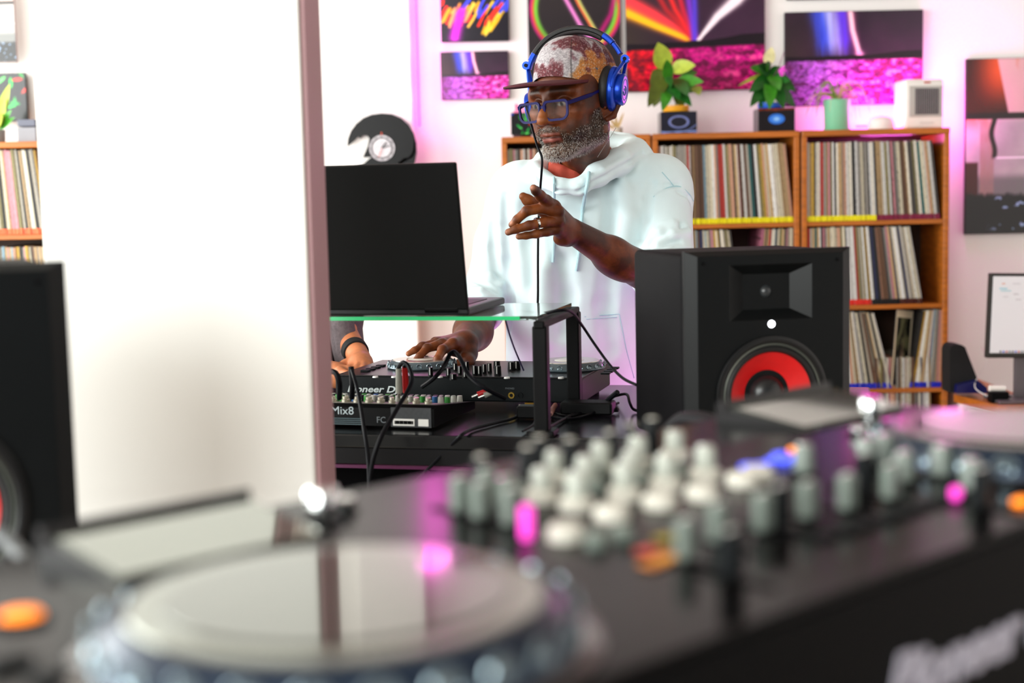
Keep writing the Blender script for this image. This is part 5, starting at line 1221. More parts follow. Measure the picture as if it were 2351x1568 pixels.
# beard strands
vn = np.zeros_like(HV)
a_, b_, c_ = HV[HF[:, 0]], HV[HF[:, 1]], HV[HF[:, 2]]; fn = np.cross(b_-a_, c_-a_)
for k in range(4): np.add.at(vn, HF[:, k], fn)
vn /= np.linalg.norm(vn, axis=1)[:, None]+1e-9
if np.mean(np.sum(vn*(HV-arr(hc)), 1)) < 0: vn = -vn
cand = np.where(beard > .35)[0]; rg_ = np.random.default_rng(11)
pick = rg_.choice(cand, size=11000, p=beard[cand]/beard[cand].sum())
Vs, Fs, Cs = [], [], []
down = arr(HM.to_3x3() @ Vector((0, -.25, -1))); down /= np.linalg.norm(down)
P0 = HV[pick]+rg_.normal(0, .0011, (len(pick), 3)); Nn = vn[pick]; Ln = rg_.uniform(.0025, .0060, len(pick))
D_ = Nn*.55+down*.65+rg_.normal(0, .38, (len(pick), 3)); D_ /= np.linalg.norm(D_, axis=1)[:, None]
P1 = P0+D_*Ln[:, None]; S1 = np.cross(D_, rg_.normal(0, 1, (len(pick), 3))); S1 /= np.linalg.norm(S1, axis=1)[:, None]; S2 = np.cross(D_, S1)
w_ = .00034
SV = np.stack([P0+S1*w_, P0-S1*w_*.5+S2*w_*.87, P0-S1*w_*.5-S2*w_*.87, P1], 1).reshape(-1, 3)
b4 = np.arange(len(pick))[:, None]*4
SF = np.concatenate([b4+np.array([[0, 1, 3]]), b4+np.array([[1, 2, 3]]), b4+np.array([[2, 0, 3]])])
gz = hl[pick, 2]; white = rg_.random(len(pick)) < (.24+.58*sstep(-.075, -.10, gz))
cc = np.where(white[:, None], C('#d6d2ca'), C('#2a211c')); SC_ = np.repeat(srgb_np(cc), 4, axis=0)
bo = mesh_np('beard', SV, SF, mat('beard_hair', '#888888', .6, attr=True, noise=.05), man, col=SC_, smooth=False, world=True); bo['kind'] = 'stuff'; bo['label'] = 'short grey and white beard'
# ring
rp = pt(1233, 512.5, -.040); rdv = (pt(1215, 518, -.048)-pt(1250, 510, -.034)).normalized()
q_ = rdv.to_track_quat('Z', 'Y').to_matrix()
mb = MB().lathe([(.0103, -.0026), (.0116, -.0026), (.0119, 0), (.0116, .0026), (.0103, .0026)], rp, 40, q_, close=True); mb.done('ring', M_chrome, man, world=True, smooth=True, label='silver ring on the ring finger')
mb = MB()
for k in range(26):
    t = k/25; p = hw_(0.082-.02*t, .02-.05*t, -.07-.055*t); mb.lathe([(0, -.0012), (.0011, 0), (0, .0012)], p, 6)
mb.done('necklace', M_silver, man, world=True, label='fine silver chain at the side of the neck')
# t-shirt collar
ts = SDF()
tc_ = [P(1272, 378, 3.25), P(1292, 392, 3.225), P(1320, 396, 3.22), P(1348, 389, 3.235), P(1380, 366, 3.29), P(1392, 345, 3.35), P(1365, 335, 3.42), P(1300, 340, 3.40), P(1274, 360, 3.30)]
for i in range(len(tc_)): ts.cap(tc_[i], tc_[(i+1) % len(tc_)], .010, k=.010)
for i in range(len(tc_)): ts.cap(tc_[i]+Vector((0, .004, -.022)), tc_[(i+1) % len(tc_)]+Vector((0, .004, -.020)), .014, k=.012)
V, F = ts.mesh(.004); mesh_np('undershirt', V, F, mat('terracotta_jersey', '#a8402e', .8, noise=.08, nscale=60, bump=.3, bscale=800), man, world=True)

# ---- hoodie
hs = SDF()
HB = 3.36
hs.stack([(.80, .168, .122, BX-.045, HB), (.86, .172, .130, BX-.045, HB), (.98, .165, .130, BX-.042, HB), (1.12, .168, .132, BX-.035, HB), (1.24, .185, .135, BX-.02, HB), (1.34, .205, .132, BX-.002, HB), (1.40, .205, .120, BX+.004, HB), (1.45, .150, .100, BX+.004, HB+.01), (1.485, .105, .09, BX+.01, HB+.02)], k=.03, pw=2.3)
shL = P(1512, 432, 3.35); elL = P(1530, 615, 3.24)
hs.cap((BX+.05, HB+.02, 1.44), shL, .062, .070, k=.04)
hs.cap(shL, elL, .076, .064, k=.03); hs.cap(elL, P(1502, 628, 3.19), .062, .058, k=.02)
shR = P(1198, 446, 3.35); elR = P(1122, 668, 3.37)
hs.cap((BX-.04, HB+.02, 1.44), shR, .062, .068, k=.04)
hs.cap(shR, P(1152, 560, 3.37), .075, .062, k=.03); hs.cap(P(1152, 560, 3.37), elR, .062, .056, k=.02); hs.cap(elR, P(1106, 712, 3.29), .056, .054, k=.02)
# hood lying round the neck
hood = [P(1228, 392, 3.28), P(1245, 412, 3.21), P(1288, 428, 3.17), P(1330, 428, 3.165), P(1372, 400, 3.19), P(1420, 372, 3.25), P(1456, 352, 3.36), P(1440, 340, 3.46)]
hs.chain(hood, [.022, .020, .016, .018, .026, .030, .034, .034], k=.015)
hs.chain([P(1400, 322, 3.42), P(1426, 346, 3.42), P(1462, 366, 3.40)], [.020, .030, .040], k=.02)
hs.ell(P(1385, 352, 3.50), (.10, .045, .055), k=.03)
hs.chain([P(1236, 388, 3.30), P(1252, 366, 3.36), P(1290, 350, 3.46)], [.020, .020, .03], k=.015)
# opening at the neck
hs.cap(P(1313, 382, 3.17), P(1335, 330, 3.36), .022, .062, k=.010, op=-1)
hs.cap(P(1300, 322, 3.34), P(1366, 318, 3.34), .06, .060, k=.012, op=-1)
# cuffs and hem openings
hs.cap(P(1480, 640, 3.13), P(1455, 640, 3.10), .044, .05, k=.008, op=-1)
hs.cap(P(1100, 735, 3.24), P(1092, 760, 3.19), .044, .052, k=.008, op=-1)
def crease(sd, pts, r, dep, op=-1, k=.010):
    q = [sd.hit(x, y) for x, y in pts]; q = [a+Vector((0, -dep, 0)) for a in q if a is not None]
    for a, b in zip(q[:-1], q[1:]):
        if (a-b).length < .12: sd.cap(a, b, r, k=k, op=op)
def folds(sd, items):
    base = SDF(); base.p = list(sd.p)
    items = [(p_, r_, (d_*.45 if o_ < 0 else d_), o_, k_*.8) for p_, r_, d_, o_, k_ in items]
    for pts, r, dep, op, k in items:
        q = [base.hit(x, y) for x, y in pts]; q = [a+Vector((0, -dep, 0)) if a is not None else None for a in q]
        for a, b in zip(q[:-1], q[1:]):
            if a is not None and b is not None and (a-b).length < .12: sd.cap(a, b, r, k=k, op=op)
folds(hs, [
    ([(1498, 420), (1490, 450), (1484, 500), (1474, 545), (1470, 580)], .010, .006, -1, .012),
    ([(1486, 455), (1500, 440), (1530, 425), (1560, 424)], .006, .004, -1, .008),
    ([(1558, 440), (1582, 452), (1590, 480)], .005, .003, -1, .006),
    ([(1480, 575), (1500, 548), (1530, 530), (1570, 520)], .010, .005, -1, .014),
    ([(1500, 575), (1525, 556), (1560, 552)], .008, .004, -1, .012), ([(1510, 562), (1545, 540), (1580, 534)], .009, -.004, 1, .014),
    ([(1530, 582), (1555, 572), (1585, 578)], .006, .004, -1, .01),
    ([(1488, 560), (1512, 535), (1548, 518)], .010, -.005, 1, .014),
    ([(1124, 470), (1130, 520), (1132, 570), (1140, 640)], .010, .006, -1, .014),
    ([(1160, 450), (1162, 520), (1168, 600), (1170, 690), (1166, 760)], .010, .006, -1, .016),
    ([(1088, 640), (1110, 650), (1140, 668)], .007, .004, -1, .010), ([(1082, 665), (1105, 668), (1145, 690)], .008, -.003, 1, .010),
    ([(1080, 672), (1108, 680), (1148, 700)], .006, .004, -1, .008), ([(1080, 688), (1104, 690), (1134, 708)], .006, -.003, 1, .008),
    ([(1078, 697), (1100, 700), (1130, 715)], .005, .003, -1, .008), ([(1100, 628), (1125, 636), (1150, 655)], .008, -.004, 1, .012),
    ([(1232, 400), (1246, 424), (1284, 440), (1326, 442), (1352, 424)], .0045, .003, -1, .006),
    ([(1352, 424), (1390, 402), (1440, 376), (1478, 350)], .0055, .004, -1, .008),
    ([(1340, 416), (1385, 392), (1430, 366)], .005, -.003, 1, .012),
    ([(1400, 440), (1408, 500), (1400, 560)], .014, .006, -1, .03), ([(1430, 430), (1440, 500), (1436, 560)], .014, -.004, 1, .03),
    ([(1220, 470), (1215, 560), (1222, 650)], .016, .007, -1, .03), ([(1290, 600), (1300, 680), (1296, 760)], .016, .006, -1, .03),
    ([(1400, 620), (1390, 700), (1400, 800)], .016, .007, -1, .03), ([(1250, 620), (1246, 700), (1250, 780)], .014, -.004, 1, .03),
])
V, F = hs.mesh(.0042)
n_f = fbm(V*9, 3)
M_hood = mat('pale_blue_fleece', '#dceef1', .9, sheen=.2, noise=.02, nscale=30, bump=.12, bscale=600)
hoodie = mesh_np('hoodie', V, F, M_hood, man, world=True)
HSURF = SDF(); HSURF.p = hs.p
def on_h(px, py, d=.002):
    q = HSURF.hit(px, py); return (q if q is not None else P(px, py, 3.2))+Vector((0, -d, 0))
M_string = mat('drawstring', '#b9dde4', .8, noise=.05, nscale=200)
for pts, r in (([(1352, 396), (1350, 412), (1345, 440), (1338, 480), (1334, 520), (1330, 575), (1323, 622)], .0042), ([(1271, 408), (1272, 430), (1273, 480), (1272, 540), (1271, 575), (1270, 602)], .0034)):
    mb = MB().tube([on_h(x, y, .004) for x, y in pts], r, 7, sub=4); mb.done('drawstring', M_string, hoodie, world=True, smooth=True)
M_seam = mat('seam_thread', '#b4d6de', .8, noise=.05)
for pts in ([(1342, 727), (1380, 724), (1422, 721)], [(1422, 721), (1430, 760), (1440, 810), (1456, 868)], [(1346, 733), (1416, 728)], [(1520, 395), (1535, 412), (1548, 428)], [(1500, 452), (1530, 432), (1560, 428), (1582, 445), (1592, 462)]):
    mb = MB().tube([on_h(x, y, .0006) for x, y in pts], .0012, 5, sub=4); mb.done('seam', M_seam, hoodie, world=True)
# trousers
tr = SDF()
tr.stack([(.78, .165, .125, BX-.045, BY), (.95, .16, .12, BX-.045, BY)], k=.03)
for s in (-1, 1): tr.chain([(BX-.04+s*.085, BY, .86), (BX-.04+s*.10, BY-.02, .48), (BX-.04+s*.11, BY+.02, .12)], [.10, .08, .07], k=.03)
V, F = tr.mesh(.009); mesh_np('trousers', V, F, mat('dark_denim', '#1c2230', .9, noise=.15, nscale=80), man, world=True)
for s in (-1, 1):
    sd = SDF().cap((BX-.04+s*.11, BY+.04, .055), (BX-.04+s*.135, BY-.17, .045), .052, .042, k=.02); V, F = sd.mesh(.007); mesh_np('shoe', V, F, mat('black_shoe', '#141414', .6, noise=.1), man, world=True)

# ---- cap (child of the person)
CM = Matrix.Translation(hc) @ Matrix.Rotation(yaw, 4, 'Z') @ Matrix.Rotation(math.radians(3), 4, 'X') @ Matrix.Scale(HS, 4)
nu, nv = 96, 40
th_ = np.linspace(0, 2*PI, nu, endpoint=False); ph = np.linspace(0, 1, nv)
T_, Ph = np.meshgrid(th_, ph, indexing='ij')
def cap_pt(T, q, off=0.):
    # q 0 rim .. 1 top; boxy five-panel crown
    rx, ry = .0835+off, .107+off
    z0 = .030+.006*np.cos(T+PI/2)-.022*np.clip(np.cos(T-PI/2), 0, 1)*1.0
    z0 = .052-.036*np.clip(1+np.sin(T), 0, 1)
    zt_ = .133+off+.004*np.clip(-np.sin(T), 0, 1)
    prof = np.cos(q*PI/2)**.62; z = z0+(zt_-z0)*np.sin(q*PI/2)**1.05
    return rx*np.cos(T)*prof, .012+ry*np.sin(T)*prof, z
X_, Y_, Z_ = cap_pt(T_, Ph)
cv = np.stack([X_, Y_, Z_], -1).reshape(-1, 3); Mc = np.array(CM, dtype=np.float64)
cw_ = cv@Mc[:3, :3].T+Mc[:3, 3]
X2_, Y2_, Z2_ = cap_pt(T_, Ph, -.003); cv2 = np.stack([X2_, Y2_, Z2_], -1).reshape(-1, 3); cw2 = cv2@Mc[:3, :3].T+Mc[:3, 3]
idx = np.arange(nu*nv).reshape(nu, nv)
q4 = lambda a: np.stack([a[:, :-1], np.roll(a, -1, 0)[:, :-1], np.roll(a, -1, 0)[:, 1:], a[:, 1:]], -1).reshape(-1, 4)
F1 = q4(idx); F2 = q4(idx+nu*nv)[:, ::-1]; rim = np.stack([idx[:, 0], idx[:, 0]+nu*nv, np.roll(idx[:, 0], -1)+nu*nv, np.roll(idx[:, 0], -1)], -1)
# subdivide colours: pattern needs density, so use a finer crown
nu2, nv2 = 320, 130
T3, P3 = np.meshgrid(np.linspace(0, 2*PI, nu2, endpoint=False), np.linspace(0, 1, nv2), indexing='ij')
def crown(off):
    a, b, c = cap_pt(T3, P3, off); v = np.stack([a, b, c], -1).reshape(-1, 3); return v
cl1 = crown(0.); cl2 = crown(-.003); idx = np.arange(nu2*nv2).reshape(nu2, nv2)
F1 = q4(idx); F2 = q4(idx+nu2*nv2)[:, ::-1]; rim = np.stack([idx[:, 0], idx[:, 0]+nu2*nv2, np.roll(idx[:, 0], -1)+nu2*nv2, np.roll(idx[:, 0], -1)], -1)
n1 = fbm(cl1*22+3.3, 3); n2 = fbm(cl1*430, 2); ang = T3.reshape(-1); pq = P3.reshape(-1)
base = mixc(C('#5a2a30')+0*cl1, C('#9d979a')+0*cl1, sstep(.44, .52, n1+.22*np.exp(-((np.mod(ang+PI, 2*PI)-PI+PI*.5+.22)/.42)**2)*np.exp(-((pq-.28)/.3)**2)+.12*np.exp(-((pq-.85)/.2)**2)))
sidem = sstep(-1.05, -.85, ang-2*PI)*(ang > PI)+(ang < .6)
ora = fbm(cl1*26+11, 3); base = mixc(base, C('#a8682c')+0*cl1, sstep(.44, .56, ora+.1*(pq < .35))*sidem*sstep(.75, .45, pq)*.9)
base = mixc(base, C('#4c1c28')+0*cl1, sstep(.5, .6, fbm(cl1*40+1, 2))*sidem*.7)
base = base*(.72+.62*n2[:, None]); base = mixc(base, C('#c4c0c0')+0*cl1, sstep(.60, .68, fbm(cl1*380+4, 2))*.45)
seam_a = np.min(np.stack([np.abs(np.mod(ang-s_+PI, 2*PI)-PI) for s_ in (PI*1.5-.62, PI*1.5+.62)]), 0)
base = base*(1-.45*np.exp(-(seam_a/.018)**2)*(pq < .7))[:, None]
cw1 = cl1@Mc[:3, :3].T+Mc[:3, 3]; cw2 = cl2@Mc[:3, :3].T+Mc[:3, 3]
capo = mesh_np('cap', np.concatenate([cw1, cw2]), np.concatenate([F1, F2, rim]), mat('cap_cloth', '#ffffff', .9, attr=True, bump=.6, bscale=700, noise=.05), man, col=srgb_np(np.concatenate([base, base*.3])), world=True)
capo['label'] = 'grey and maroon mottled five panel cap'
# brim: flat maroon
nb, nr = 40, 12
BVv = []; up = []
for i in range(nb+1):
    t = -1+2*i/nb; a = -PI/2+t*1.12
    x0, y0 = .0825*math.cos(a), .012+.106*math.sin(a)
    for j in range(nr+1):
        f_ = j/nr; ext = .108*(1-abs(t)**3.6)**.6
        x = x0*(1+.10*f_*(1-abs(t))); y = y0-ext*f_; z = .052-.012*(x/.08)**2+.004*f_-.004*(1-abs(t))-.006*f_**2
        BVv.append((x, y, z))
BVv = np.array(BVv); n_1 = len(BVv); BW = np.concatenate([BVv+[0, 0, .0018], BVv-[0, 0, .0018]])
ib = np.arange(n_1).reshape(nb+1, nr+1); Fq = np.stack([ib[:-1, :-1], ib[1:, :-1], ib[1:, 1:], ib[:-1, 1:]], -1).reshape(-1, 4)
edge = list(ib[:, -1]); eF = np.array([(edge[i], edge[i+1], edge[i+1]+n_1, edge[i]+n_1) for i in range(len(edge)-1)])
BM_ = Matrix.Translation(hc) @ Matrix.Rotation(yaw, 4, 'Z') @ Matrix.Rotation(math.radians(7), 4, 'X') @ Matrix.Scale(HS, 4)
Mb = np.array(BM_); BW = BW@Mb[:3, :3].T+Mb[:3, 3]
mesh_np('cap_brim', BW, np.concatenate([Fq, Fq[:, ::-1]+n_1, eF]), mat('maroon_suede', '#4e1820', .85, noise=.12, nscale=150, bump=.3, bscale=700), capo, world=True)['label'] = 'flat maroon brim'
MB().lathe([(0, .006), (.007, .004), (.008, 0)], CM @ Vector((0, .012, .1335)), 20, CM.to_3x3().normalized()).done('cap_button', mat('maroon_suede'), capo, world=True, smooth=True)
def cap_world(T, q, off=.001):
    a, b, c = cap_pt(np.array([T]), np.array([q]), off); return CM @ Vector((float(a[0]), float(b[0]), float(c[0])))
e_ = cap_world(2*PI-.35, .22); MB().lathe([(.0012, .0006), (.0026, .0008), (.003, 0)], e_, 14, (e_-hc).normalized().to_track_quat('Z', 'Y').to_matrix()).done('eyelet', mat('eyelet_blue', '#3a5060', .4, noise=.05), capo, world=True)

# ---- eyeglasses
gl = thing('eyeglasses', 'dark blue rectangular eyeglasses on the nose of the man', 'glasses', hw_(0, -.12, .005))
M_gf = mat('blue_acetate', '#100b4a', .4, noise=.08, spec=.12); M_gl = mat('spectacle_lens', '#ffffff', .02, trans=1, ior=1.08, noise=.01)
GM = HM @ Matrix.Translation((0, -.1165, -.010)) @ Matrix.Rotation(math.radians(-4), 4, 'X')
def rrect(w, h, r, n=6, taper=.0):
    o = []
    for sx, sz, a0 in ((1, 1, 0), (-1, 1, PI/2), (-1, -1, PI), (1, -1, 1.5*PI)):
        for k in range(n+1):
            a = a0+k*PI/2/n; rr = r if sz > 0 else r*1.9
            x = sx*(w/2-rr)+rr*math.cos(a); z = sz*(h/2-rr)+rr*math.sin(a)
            o.append((x*(1-taper*(z < 0)), z))
    return o
fr = MB()
LW, LHH = .053, .039
for s in (-1, 1):
    ci = rrect(LW-.003, LHH-.004, .007, taper=.02); co = rrect(LW+.006, LHH+.006, .009, taper=.02); n = len(ci)
    L4 = GM @ Matrix.Translation((s*.0335, 0, 0)) @ Matrix.Rotation(s*math.radians(5), 4, 'Z')
    def lv(p, y): return fr.bm.verts.new(L4 @ Vector((p[0], y, p[1])))
    A = [lv(p, -.0018) for p in ci]; B = [lv(p, -.0022) for p in co]; A2 = [lv(p, .0018) for p in ci]; B2 = [lv(p, .0018) for p in co]
    for k in range(n):
        k2 = (k+1) % n
        for q in ((A[k], A[k2], B[k2], B[k]), (A2[k2], A2[k], B2[k], B2[k2]), (A[k2], A[k], A2[k], A2[k2]), (B[k], B[k2], B2[k2], B2[k])): fr.bm.faces.new(q)
fo = None
br = Matrix(GM); 
mbx = MB().box((0, -.0005, .0085), (.018, .0045, .009), bev=.001); 
for f in list(mbx.bm.verts): f.co = GM @ f.co
fo = fr.done('frame_front', M_gf, gl, world=True, smooth=True); mbx.done('bridge', M_gf, gl, world=True)
for s in (-1, 1):
    L4 = GM @ Matrix.Translation((s*.0335, 0, 0)) @ Matrix.Rotation(s*math.radians(5), 4, 'Z')
    ml = MB(); pts = rrect(LW-.003, LHH-.004, .007, taper=.02); ml.prism(pts, .0012, L4); ml.done('lens', M_gl, gl, world=True)
    a = GM @ Vector((s*.063, .001, .013)); b = hw_(s*.079, -.05, .012); c_ = hw_(s*.083, -.004, .022); d_ = hw_(s*.086, .014, .014)
    mt = MB(); 
    for p_, q_2, w0, w1 in ((a, b, .0095, .0065), (b, c_, .0065, .005), (c_, d_, .005, .004)):
        dv = (q_2-p_); Rm = dv.to_track_quat('Y', 'Z').to_matrix(); mt.box((p_+q_2)/2, (.003, dv.length+.002, (w0+w1)/2), Rm, bev=.001)
    mt.done('temple', M_gf, gl, world=True)

# ---- headphones
hp = thing('headphones', 'blue and black headphones worn over the cap of the man', 'headphones', hw_(0, .02, .13))
hy = math.radians(-17)
PM = Matrix.Translation(hc+Vector((.005, 0, .0))) @ Matrix.Rotation(hy, 4, 'Z') @ Matrix.Rotation(math.radians(-1.0), 4, 'Y') @ Matrix.Rotation(math.radians(-2), 4, 'X') @ Matrix.Scale(1.02, 4)
def pv(x, y, z): return PM @ Vector((x, y, z))
M_blue = mat('headphone_blue', '#0c3fb4', .28, metal=.55, noise=.06); M_hpk = mat('headphone_leather', '#0b0b0c', .5, noise=.1, bump=.2, bscale=600)
RXp = PM.to_3x3().normalized() @ Matrix.Rotation(PI/2, 3, 'Y')   # +z of the lathe = +x of the headphones
for s in (1, -1):
    Rr = PM.to_3x3().normalized() @ (Matrix.Rotation(PI/2, 3, 'Y') if s > 0 else Matrix.Rotation(-PI/2, 3, 'Y')) 
    Rt = Rr
    c0 = pv(s*.060, -.012 if s > 0 else .0, .022 if s > 0 else -.004)
    tilt = Matrix.Rotation(math.radians(6*s), 3, PM.to_3x3() @ Vector((0, 1, 0)))
    Rt = tilt @ Rr
    cup = MB().lathe([(.020, 0), (.044, .000), (.049, .005), (.050, .012), (.046, .019), (.036, .021)], c0, 48, Rt).done('ear_cushion', M_hpk, hp, world=True, smooth=True)
    MB().lathe([(.036, .019), (.047, .0195), (.0495, .023), (.0485, .029), (.043, .033), (.034, .0345), (.034, .046), (.032, .049), (.0, .049)], c0, 48, Rt).done('ear_cup', M_blue, hp, world=True, smooth=True)
    lg = MB()
    for rr in (.029, .021): lg.lathe([(rr, .0492), (rr+.0012, .0498), (rr+.0024, .0492)], c0, 40, Rt)
    lg.lathe([(0, .0493), (.0026, .0499), (.003, .0492)], c0+Rt @ Vector((0, -.004, 0)), 16, Rt)
    lg.tube([c0+Rt @ Vector((math.cos(a)*.012*(1-.12*a), math.sin(a)*.012*(1-.12*a), .0495)) for a in np.linspace(-1.2, 3.4, 9)], .0009, 5, sub=3)
    lg.done('emblem', mat('emblem_grey_blue', '#6878b8', .3, metal=.5, noise=.05), hp, world=True, smooth=True)
    # yoke arm
    y0 = pv(s*.125, .006, .048); y1 = pv(s*.119, .006, .088); y2 = pv(s*.108, .004, .108)
    MB().tube([c0+Rt @ Vector((0, -.047, .030)), c0+Rt @ Vector((-.025*s*s, -.040, .033)), pv(s*.1095, .006, .085)], .004, 8).tube([c0+Rt @ Vector((0, .047, .030)), c0+Rt @ Vector((-.025, .040, .033)), pv(s*.1095, .006, .085)], .004, 8).done('yoke', M_blue, hp, world=True, smooth=True)
    hb = pv(s*.108, -.002, .082); MB().lathe([(0, -.007), (.009, -.007), (.009, .007), (0, .007)], hb, 20, PM.to_3x3().normalized() @ Matrix.Rotation(PI/2, 3, 'X')).done('hinge', M_blue, hp, world=True, smooth=True)
    hbf = pv(s*.108, -.0105, .082); MB().lathe([(0, -.001), (.004, -.001), (.004, .001), (0, .001)], hbf, 14, PM.to_3x3().normalized() @ Matrix.Rotation(PI/2, 3, 'X')).done('hinge_screw', M_black, hp, world=True)
def arcp(a, R1=.108, R2=.108, zc=.046): return Vector((R1*math.sin(a), 0, zc+R2*math.cos(a)))
def band(a0, a1, w, t, name, m, lift=0, n=24):
    mb = MB(); rows = []
    for i in range(n+1):
        a = a0+(a1-a0)*i/n; c = arcp(a); nn = Vector((math.sin(a), 0, math.cos(a))); c = c+nn*lift
        row = []
        for k in range(12):
            g = k*2*PI/12; row.append(mb.bm.verts.new(PM @ (c+Vector((0, 1, 0))*(w/2*math.copysign(abs(math.cos(g))**.6, math.cos(g)))+nn*(t/2*math.copysign(abs(math.sin(g))**.8, math.sin(g))))))
        rows.append(row)
    for A, B in zip(rows[:-1], rows[1:]):
        for k in range(12): mb.bm.faces.new((A[k], A[(k+1) % 12], B[(k+1) % 12], B[k]))
    mb.bm.faces.new(rows[0][::-1]); mb.bm.faces.new(rows[-1]); return mb.done(name, m, hp, world=True, smooth=True)
band(-1.02, .66, .026, .012, 'headband', M_hpk, 0, 40)
band(-.9, .60, .018, .014, 'headband_pad', mat('pad_leather', '#1a1214', .6, noise=.1), -.006, 30)
band(.62, .86, .030, .014, 'slider', M_blue); band(.87, 1.12, .022, .011, 'slider_arm', M_blue)
band(-1.14, -.98, .026, .013, 'slider', M_blue); band(-1.30, -1.12, .020, .010, 'slider_arm', M_blue)
cj = hw_(-.088, -.055, -.03)
setp(MB().tube([P(1206, 240, 3.13), P(1232, 330, 3.04), P(1244, 362, 3.02), P(1243, 400, 3.03), P(1240, 440, 3.06), P(1236, 520, 3.07), P(1235, 600, 3.04), P(1235, 680, 3.0), P(1233, 722, 2.95), P(1232, 790, 2.92), PZ(1240, 900, ZT+.075)], .0027, 8, sub=8).done('headphone_cable', M_cable, smooth=True), 'black headphone cable hanging in front of the pale blue hoodie', 'cable')

# ------------------------------------------------------------------ second person behind the white column
X2p = P(678, 600, 3.35).x; Y2p = 3.42
p2 = thing('person', 'person in a grey shirt with a black wristband, mostly hidden by the white column', 'person', (X2p, Y2p, 0))
LS = C('#b8714a')
s2 = SDF(); hz2 = 1.60
s2.ell((X2p-.02, Y2p, hz2+.03), (.074, .092, .088), k=.02); s2.ell((X2p-.02, Y2p-.035, hz2-.04), (.056, .062, .075), k=.03); s2.ell((X2p-.02, Y2p-.085, hz2-.09), (.024, .02, .018), k=.02)
s2.cap((X2p-.02, Y2p-.09, hz2+.01), (X2p-.02, Y2p-.112, hz2-.025), .008, .012, k=.012)
for s in (-1, 1):
    s2.ell((X2p-.02+s*.032, Y2p-.1, hz2+.008), (.018, .014, .012), k=.01, op=-1); s2.ell((X2p-.02+s*.031, Y2p-.08, hz2+.004), (.013, .013, .012), k=.003); s2.ell((X2p-.02+s*.076, Y2p+.004, hz2), (.007, .018, .028), k=.006)
s2.cap((X2p-.022, Y2p-.093, hz2-.066), (X2p+.022-.04, Y2p-.093, hz2-.066), .007, k=.006)
s2.cap((X2p-.02, Y2p+.02, hz2-.06), (X2p, Y2p+.02, 1.42), .05, .058, k=.03)
s2.stack([(.80, .145, .10, X2p, Y2p), (1.05, .13, .095, X2p, Y2p), (1.3, .165, .10, X2p, Y2p), (1.42, .12, .08, X2p, Y2p)], k=.03)
sh2 = Vector((X2p+.165, Y2p, 1.38)); e2 = P(775, 745, 3.40); w2 = P(826, 822, 3.20)
s2.chain([Vector((X2p, Y2p, 1.39)), sh2], [.06, .052], k=.03); s2.chain([sh2, e2], [.045, .038], k=.02); s2.chain([e2, w2], [.036, .024], k=.02)
h0 = P(830, 836, 3.14)
s2.ell(w2.lerp(h0, .6), (.026, .032, .022), k=.012)
for dx, dz in ((-.018, -.004), (-.006, 0), (.006, 0), (.017, -.004)):
    kx = h0+Vector((dx, 0, dz)); s2.chain([w2, kx], [.018, .012], k=.008); s2.chain([kx, kx+Vector((dx*.2, -.035, -.006)), kx+Vector((dx*.3, -.05, -.022))], [.0095, .0085, .0068], k=.004)
s2.chain([w2, w2+Vector((-.03, -.03, -.012)), w2+Vector((-.042, -.065, -.018))], [.018, .012, .008], k=.006)
# other forearm resting across
e3 = Vector((X2p-.17, Y2p-.02, 1.08)); w3 = P(772, 862, 3.12)
s2.chain([Vector((X2p, Y2p, 1.39)), Vector((X2p-.165, Y2p, 1.38))], [.06, .052], k=.03); s2.chain([Vector((X2p-.165, Y2p, 1.38)), e3], [.045, .04], k=.02); s2.chain([e3, w3], [.038, .027], k=.02)
for k in range(4):
    q0 = w3+Vector((.03, -.02+k*.004, .010-k*.011)); s2.chain([w3, q0], [.022, .012], k=.01); s2.chain([q0, q0+Vector((.030, -.012, -.004)), q0+Vector((.05, -.018, -.014))], [.0095, .0085, .0065], k=.004)
s2.chain([w3, w3+Vector((.012, -.03, .012)), w3+Vector((.032, -.05, .008))], [.018, .011, .0075], k=.006)
for s in (-1, 1):
    s2.chain([(X2p+s*.085, Y2p, .84), (X2p+s*.09, Y2p-.01, .48), (X2p+s*.10, Y2p+.02, .10)], [.085, .058, .042], k=.03); s2.chain([(X2p+s*.10, Y2p+.03, .06), (X2p+s*.12, Y2p-.14, .045)], [.042, .034], k=.02)
V, F = s2.mesh(.0038); c = (LS+0*V)*(.88+.24*fbm(V*40, 3)[:, None])
hm = sstep(.0, .01, (V[:, 1]-Y2p)*.6+(V[:, 2]-hz2)-.045)
c = mixc(c, C('#2a1c14')+0*c, np.clip(hm, 0, 1)*(V[:, 2] > hz2-.02))
for s in (-1, 1):
    ex, ez = V[:, 0]-(X2p-.02+s*.031), V[:, 2]-(hz2+.003); fr_ = V[:, 1] < Y2p-.07
    c = np.where(((ex/.011)**2+(ez/.0042)**2 < 1)[:, None] & fr_[:, None], C('#d8d0c8'), c); c = np.where(((ex**2+ez**2) < .0045**2)[:, None] & fr_[:, None], C('#2a1a10'), c)
    c = mixc(c, C('#2a1c14')+0*c, np.exp(-(ex/.014)**4-((ez-.026)/.004)**2)*fr_)
c = mixc(c, C('#8a4038')+0*c, np.exp(-((V[:, 0]-X2p+.02)/.022)**4-((V[:, 2]-hz2+.066)/.007)**2)*(V[:, 1] < Y2p-.08))
mesh_np('body', V, F, mat('fair_skin', '#b8714a', .5, attr=True, noise=.06, nscale=200), p2, col=srgb_np(c), world=True)
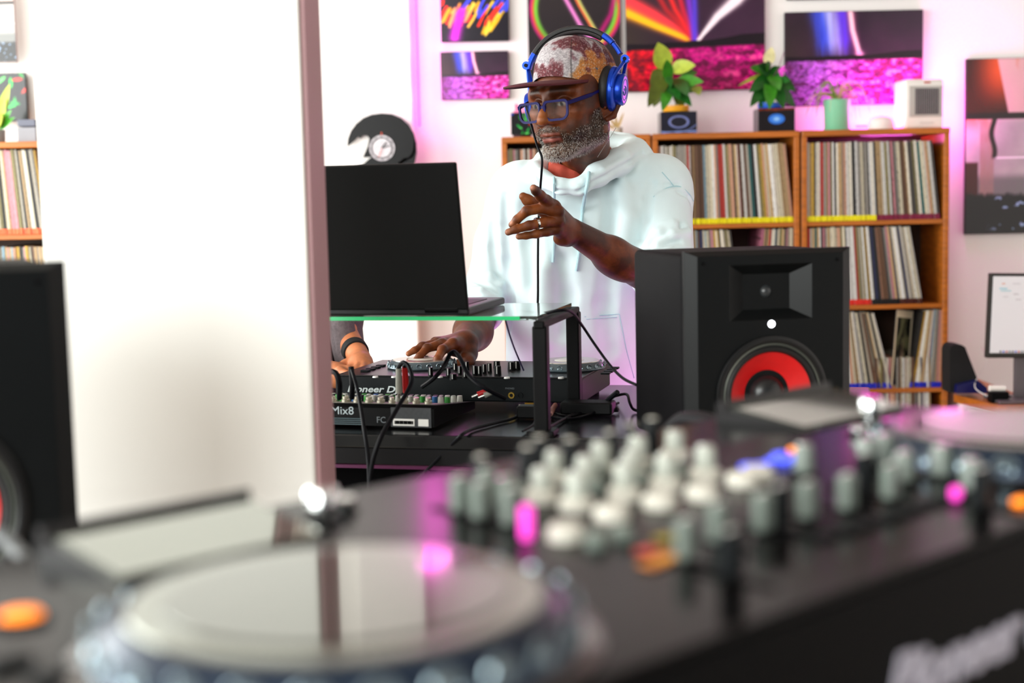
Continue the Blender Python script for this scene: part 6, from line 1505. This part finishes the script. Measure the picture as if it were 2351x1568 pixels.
g2 = SDF(); g2.stack([(.82, .17, .125, X2p+.01, Y2p), (.95, .155, .118, X2p, Y2p), (1.1, .15, .115, X2p-.005, Y2p), (1.3, .185, .12, X2p, Y2p), (1.40, .15, .10, X2p, Y2p), (1.45, .08, .075, X2p, Y2p+.01)], k=.03)
g2.cap((X2p+.04, Y2p, 1.40), sh2+Vector((.0, 0, -.006)), .076, .068, k=.03); g2.cap(sh2+Vector((0, 0, -.006)), sh2.lerp(e2, .5), .068, .058, k=.02)
g2.cap((X2p-.04, Y2p, 1.40), (X2p-.165, Y2p, 1.375), .076, .068, k=.03); g2.cap((X2p-.165, Y2p, 1.375), (X2p-.17, Y2p, 1.22), .068, .060, k=.02)
g2.cap(P(782, 745, 3.30), P(806, 850, 3.27), .030, .03, k=.05)
V, F = g2.mesh(.006); sh = mesh_np('shirt', V, F, mat('grey_marl', '#5d5356', .9, noise=.25, nscale=160, bump=.3, bscale=500), p2, world=True)
MB().tube([P(750, 745, 3.26), P(757, 790, 3.25), P(768, 842, 3.25)], .003, 6).done('shirt_zip', M_black, sh, world=True)
g3 = SDF(); g3.stack([(.78, .15, .11, X2p, Y2p), (.92, .145, .108, X2p, Y2p)], k=.03)
for s in (-1, 1): g3.chain([(X2p+s*.08, Y2p, .84), (X2p+s*.09, Y2p-.01, .48), (X2p+s*.10, Y2p+.02, .12)], [.095, .075, .062], k=.03)
V, F = g3.mesh(.010); mesh_np('trousers', V, F, mat('dark_denim'), p2, world=True)
for s in (-1, 1):
    sd = SDF().cap((X2p+s*.10, Y2p+.04, .055), (X2p+s*.125, Y2p-.17, .045), .05, .042, k=.02); V, F = sd.mesh(.007); mesh_np('shoe', V, F, mat('black_shoe'), p2, world=True)
wd = (w2-e2).normalized(); wc = e2.lerp(w2, .80)
MB().lathe([(.0275, -.012), (.0305, -.011), (.0300, .011), (.0265, .012)], wc, 32, wd.to_track_quat('Z', 'Y').to_matrix(), close=True).done('wristband', mat('black_band', '#08080a', .8, noise=.1), p2, world=True, smooth=True)
print('people', round(_t.time()-_t0, 1), 's')
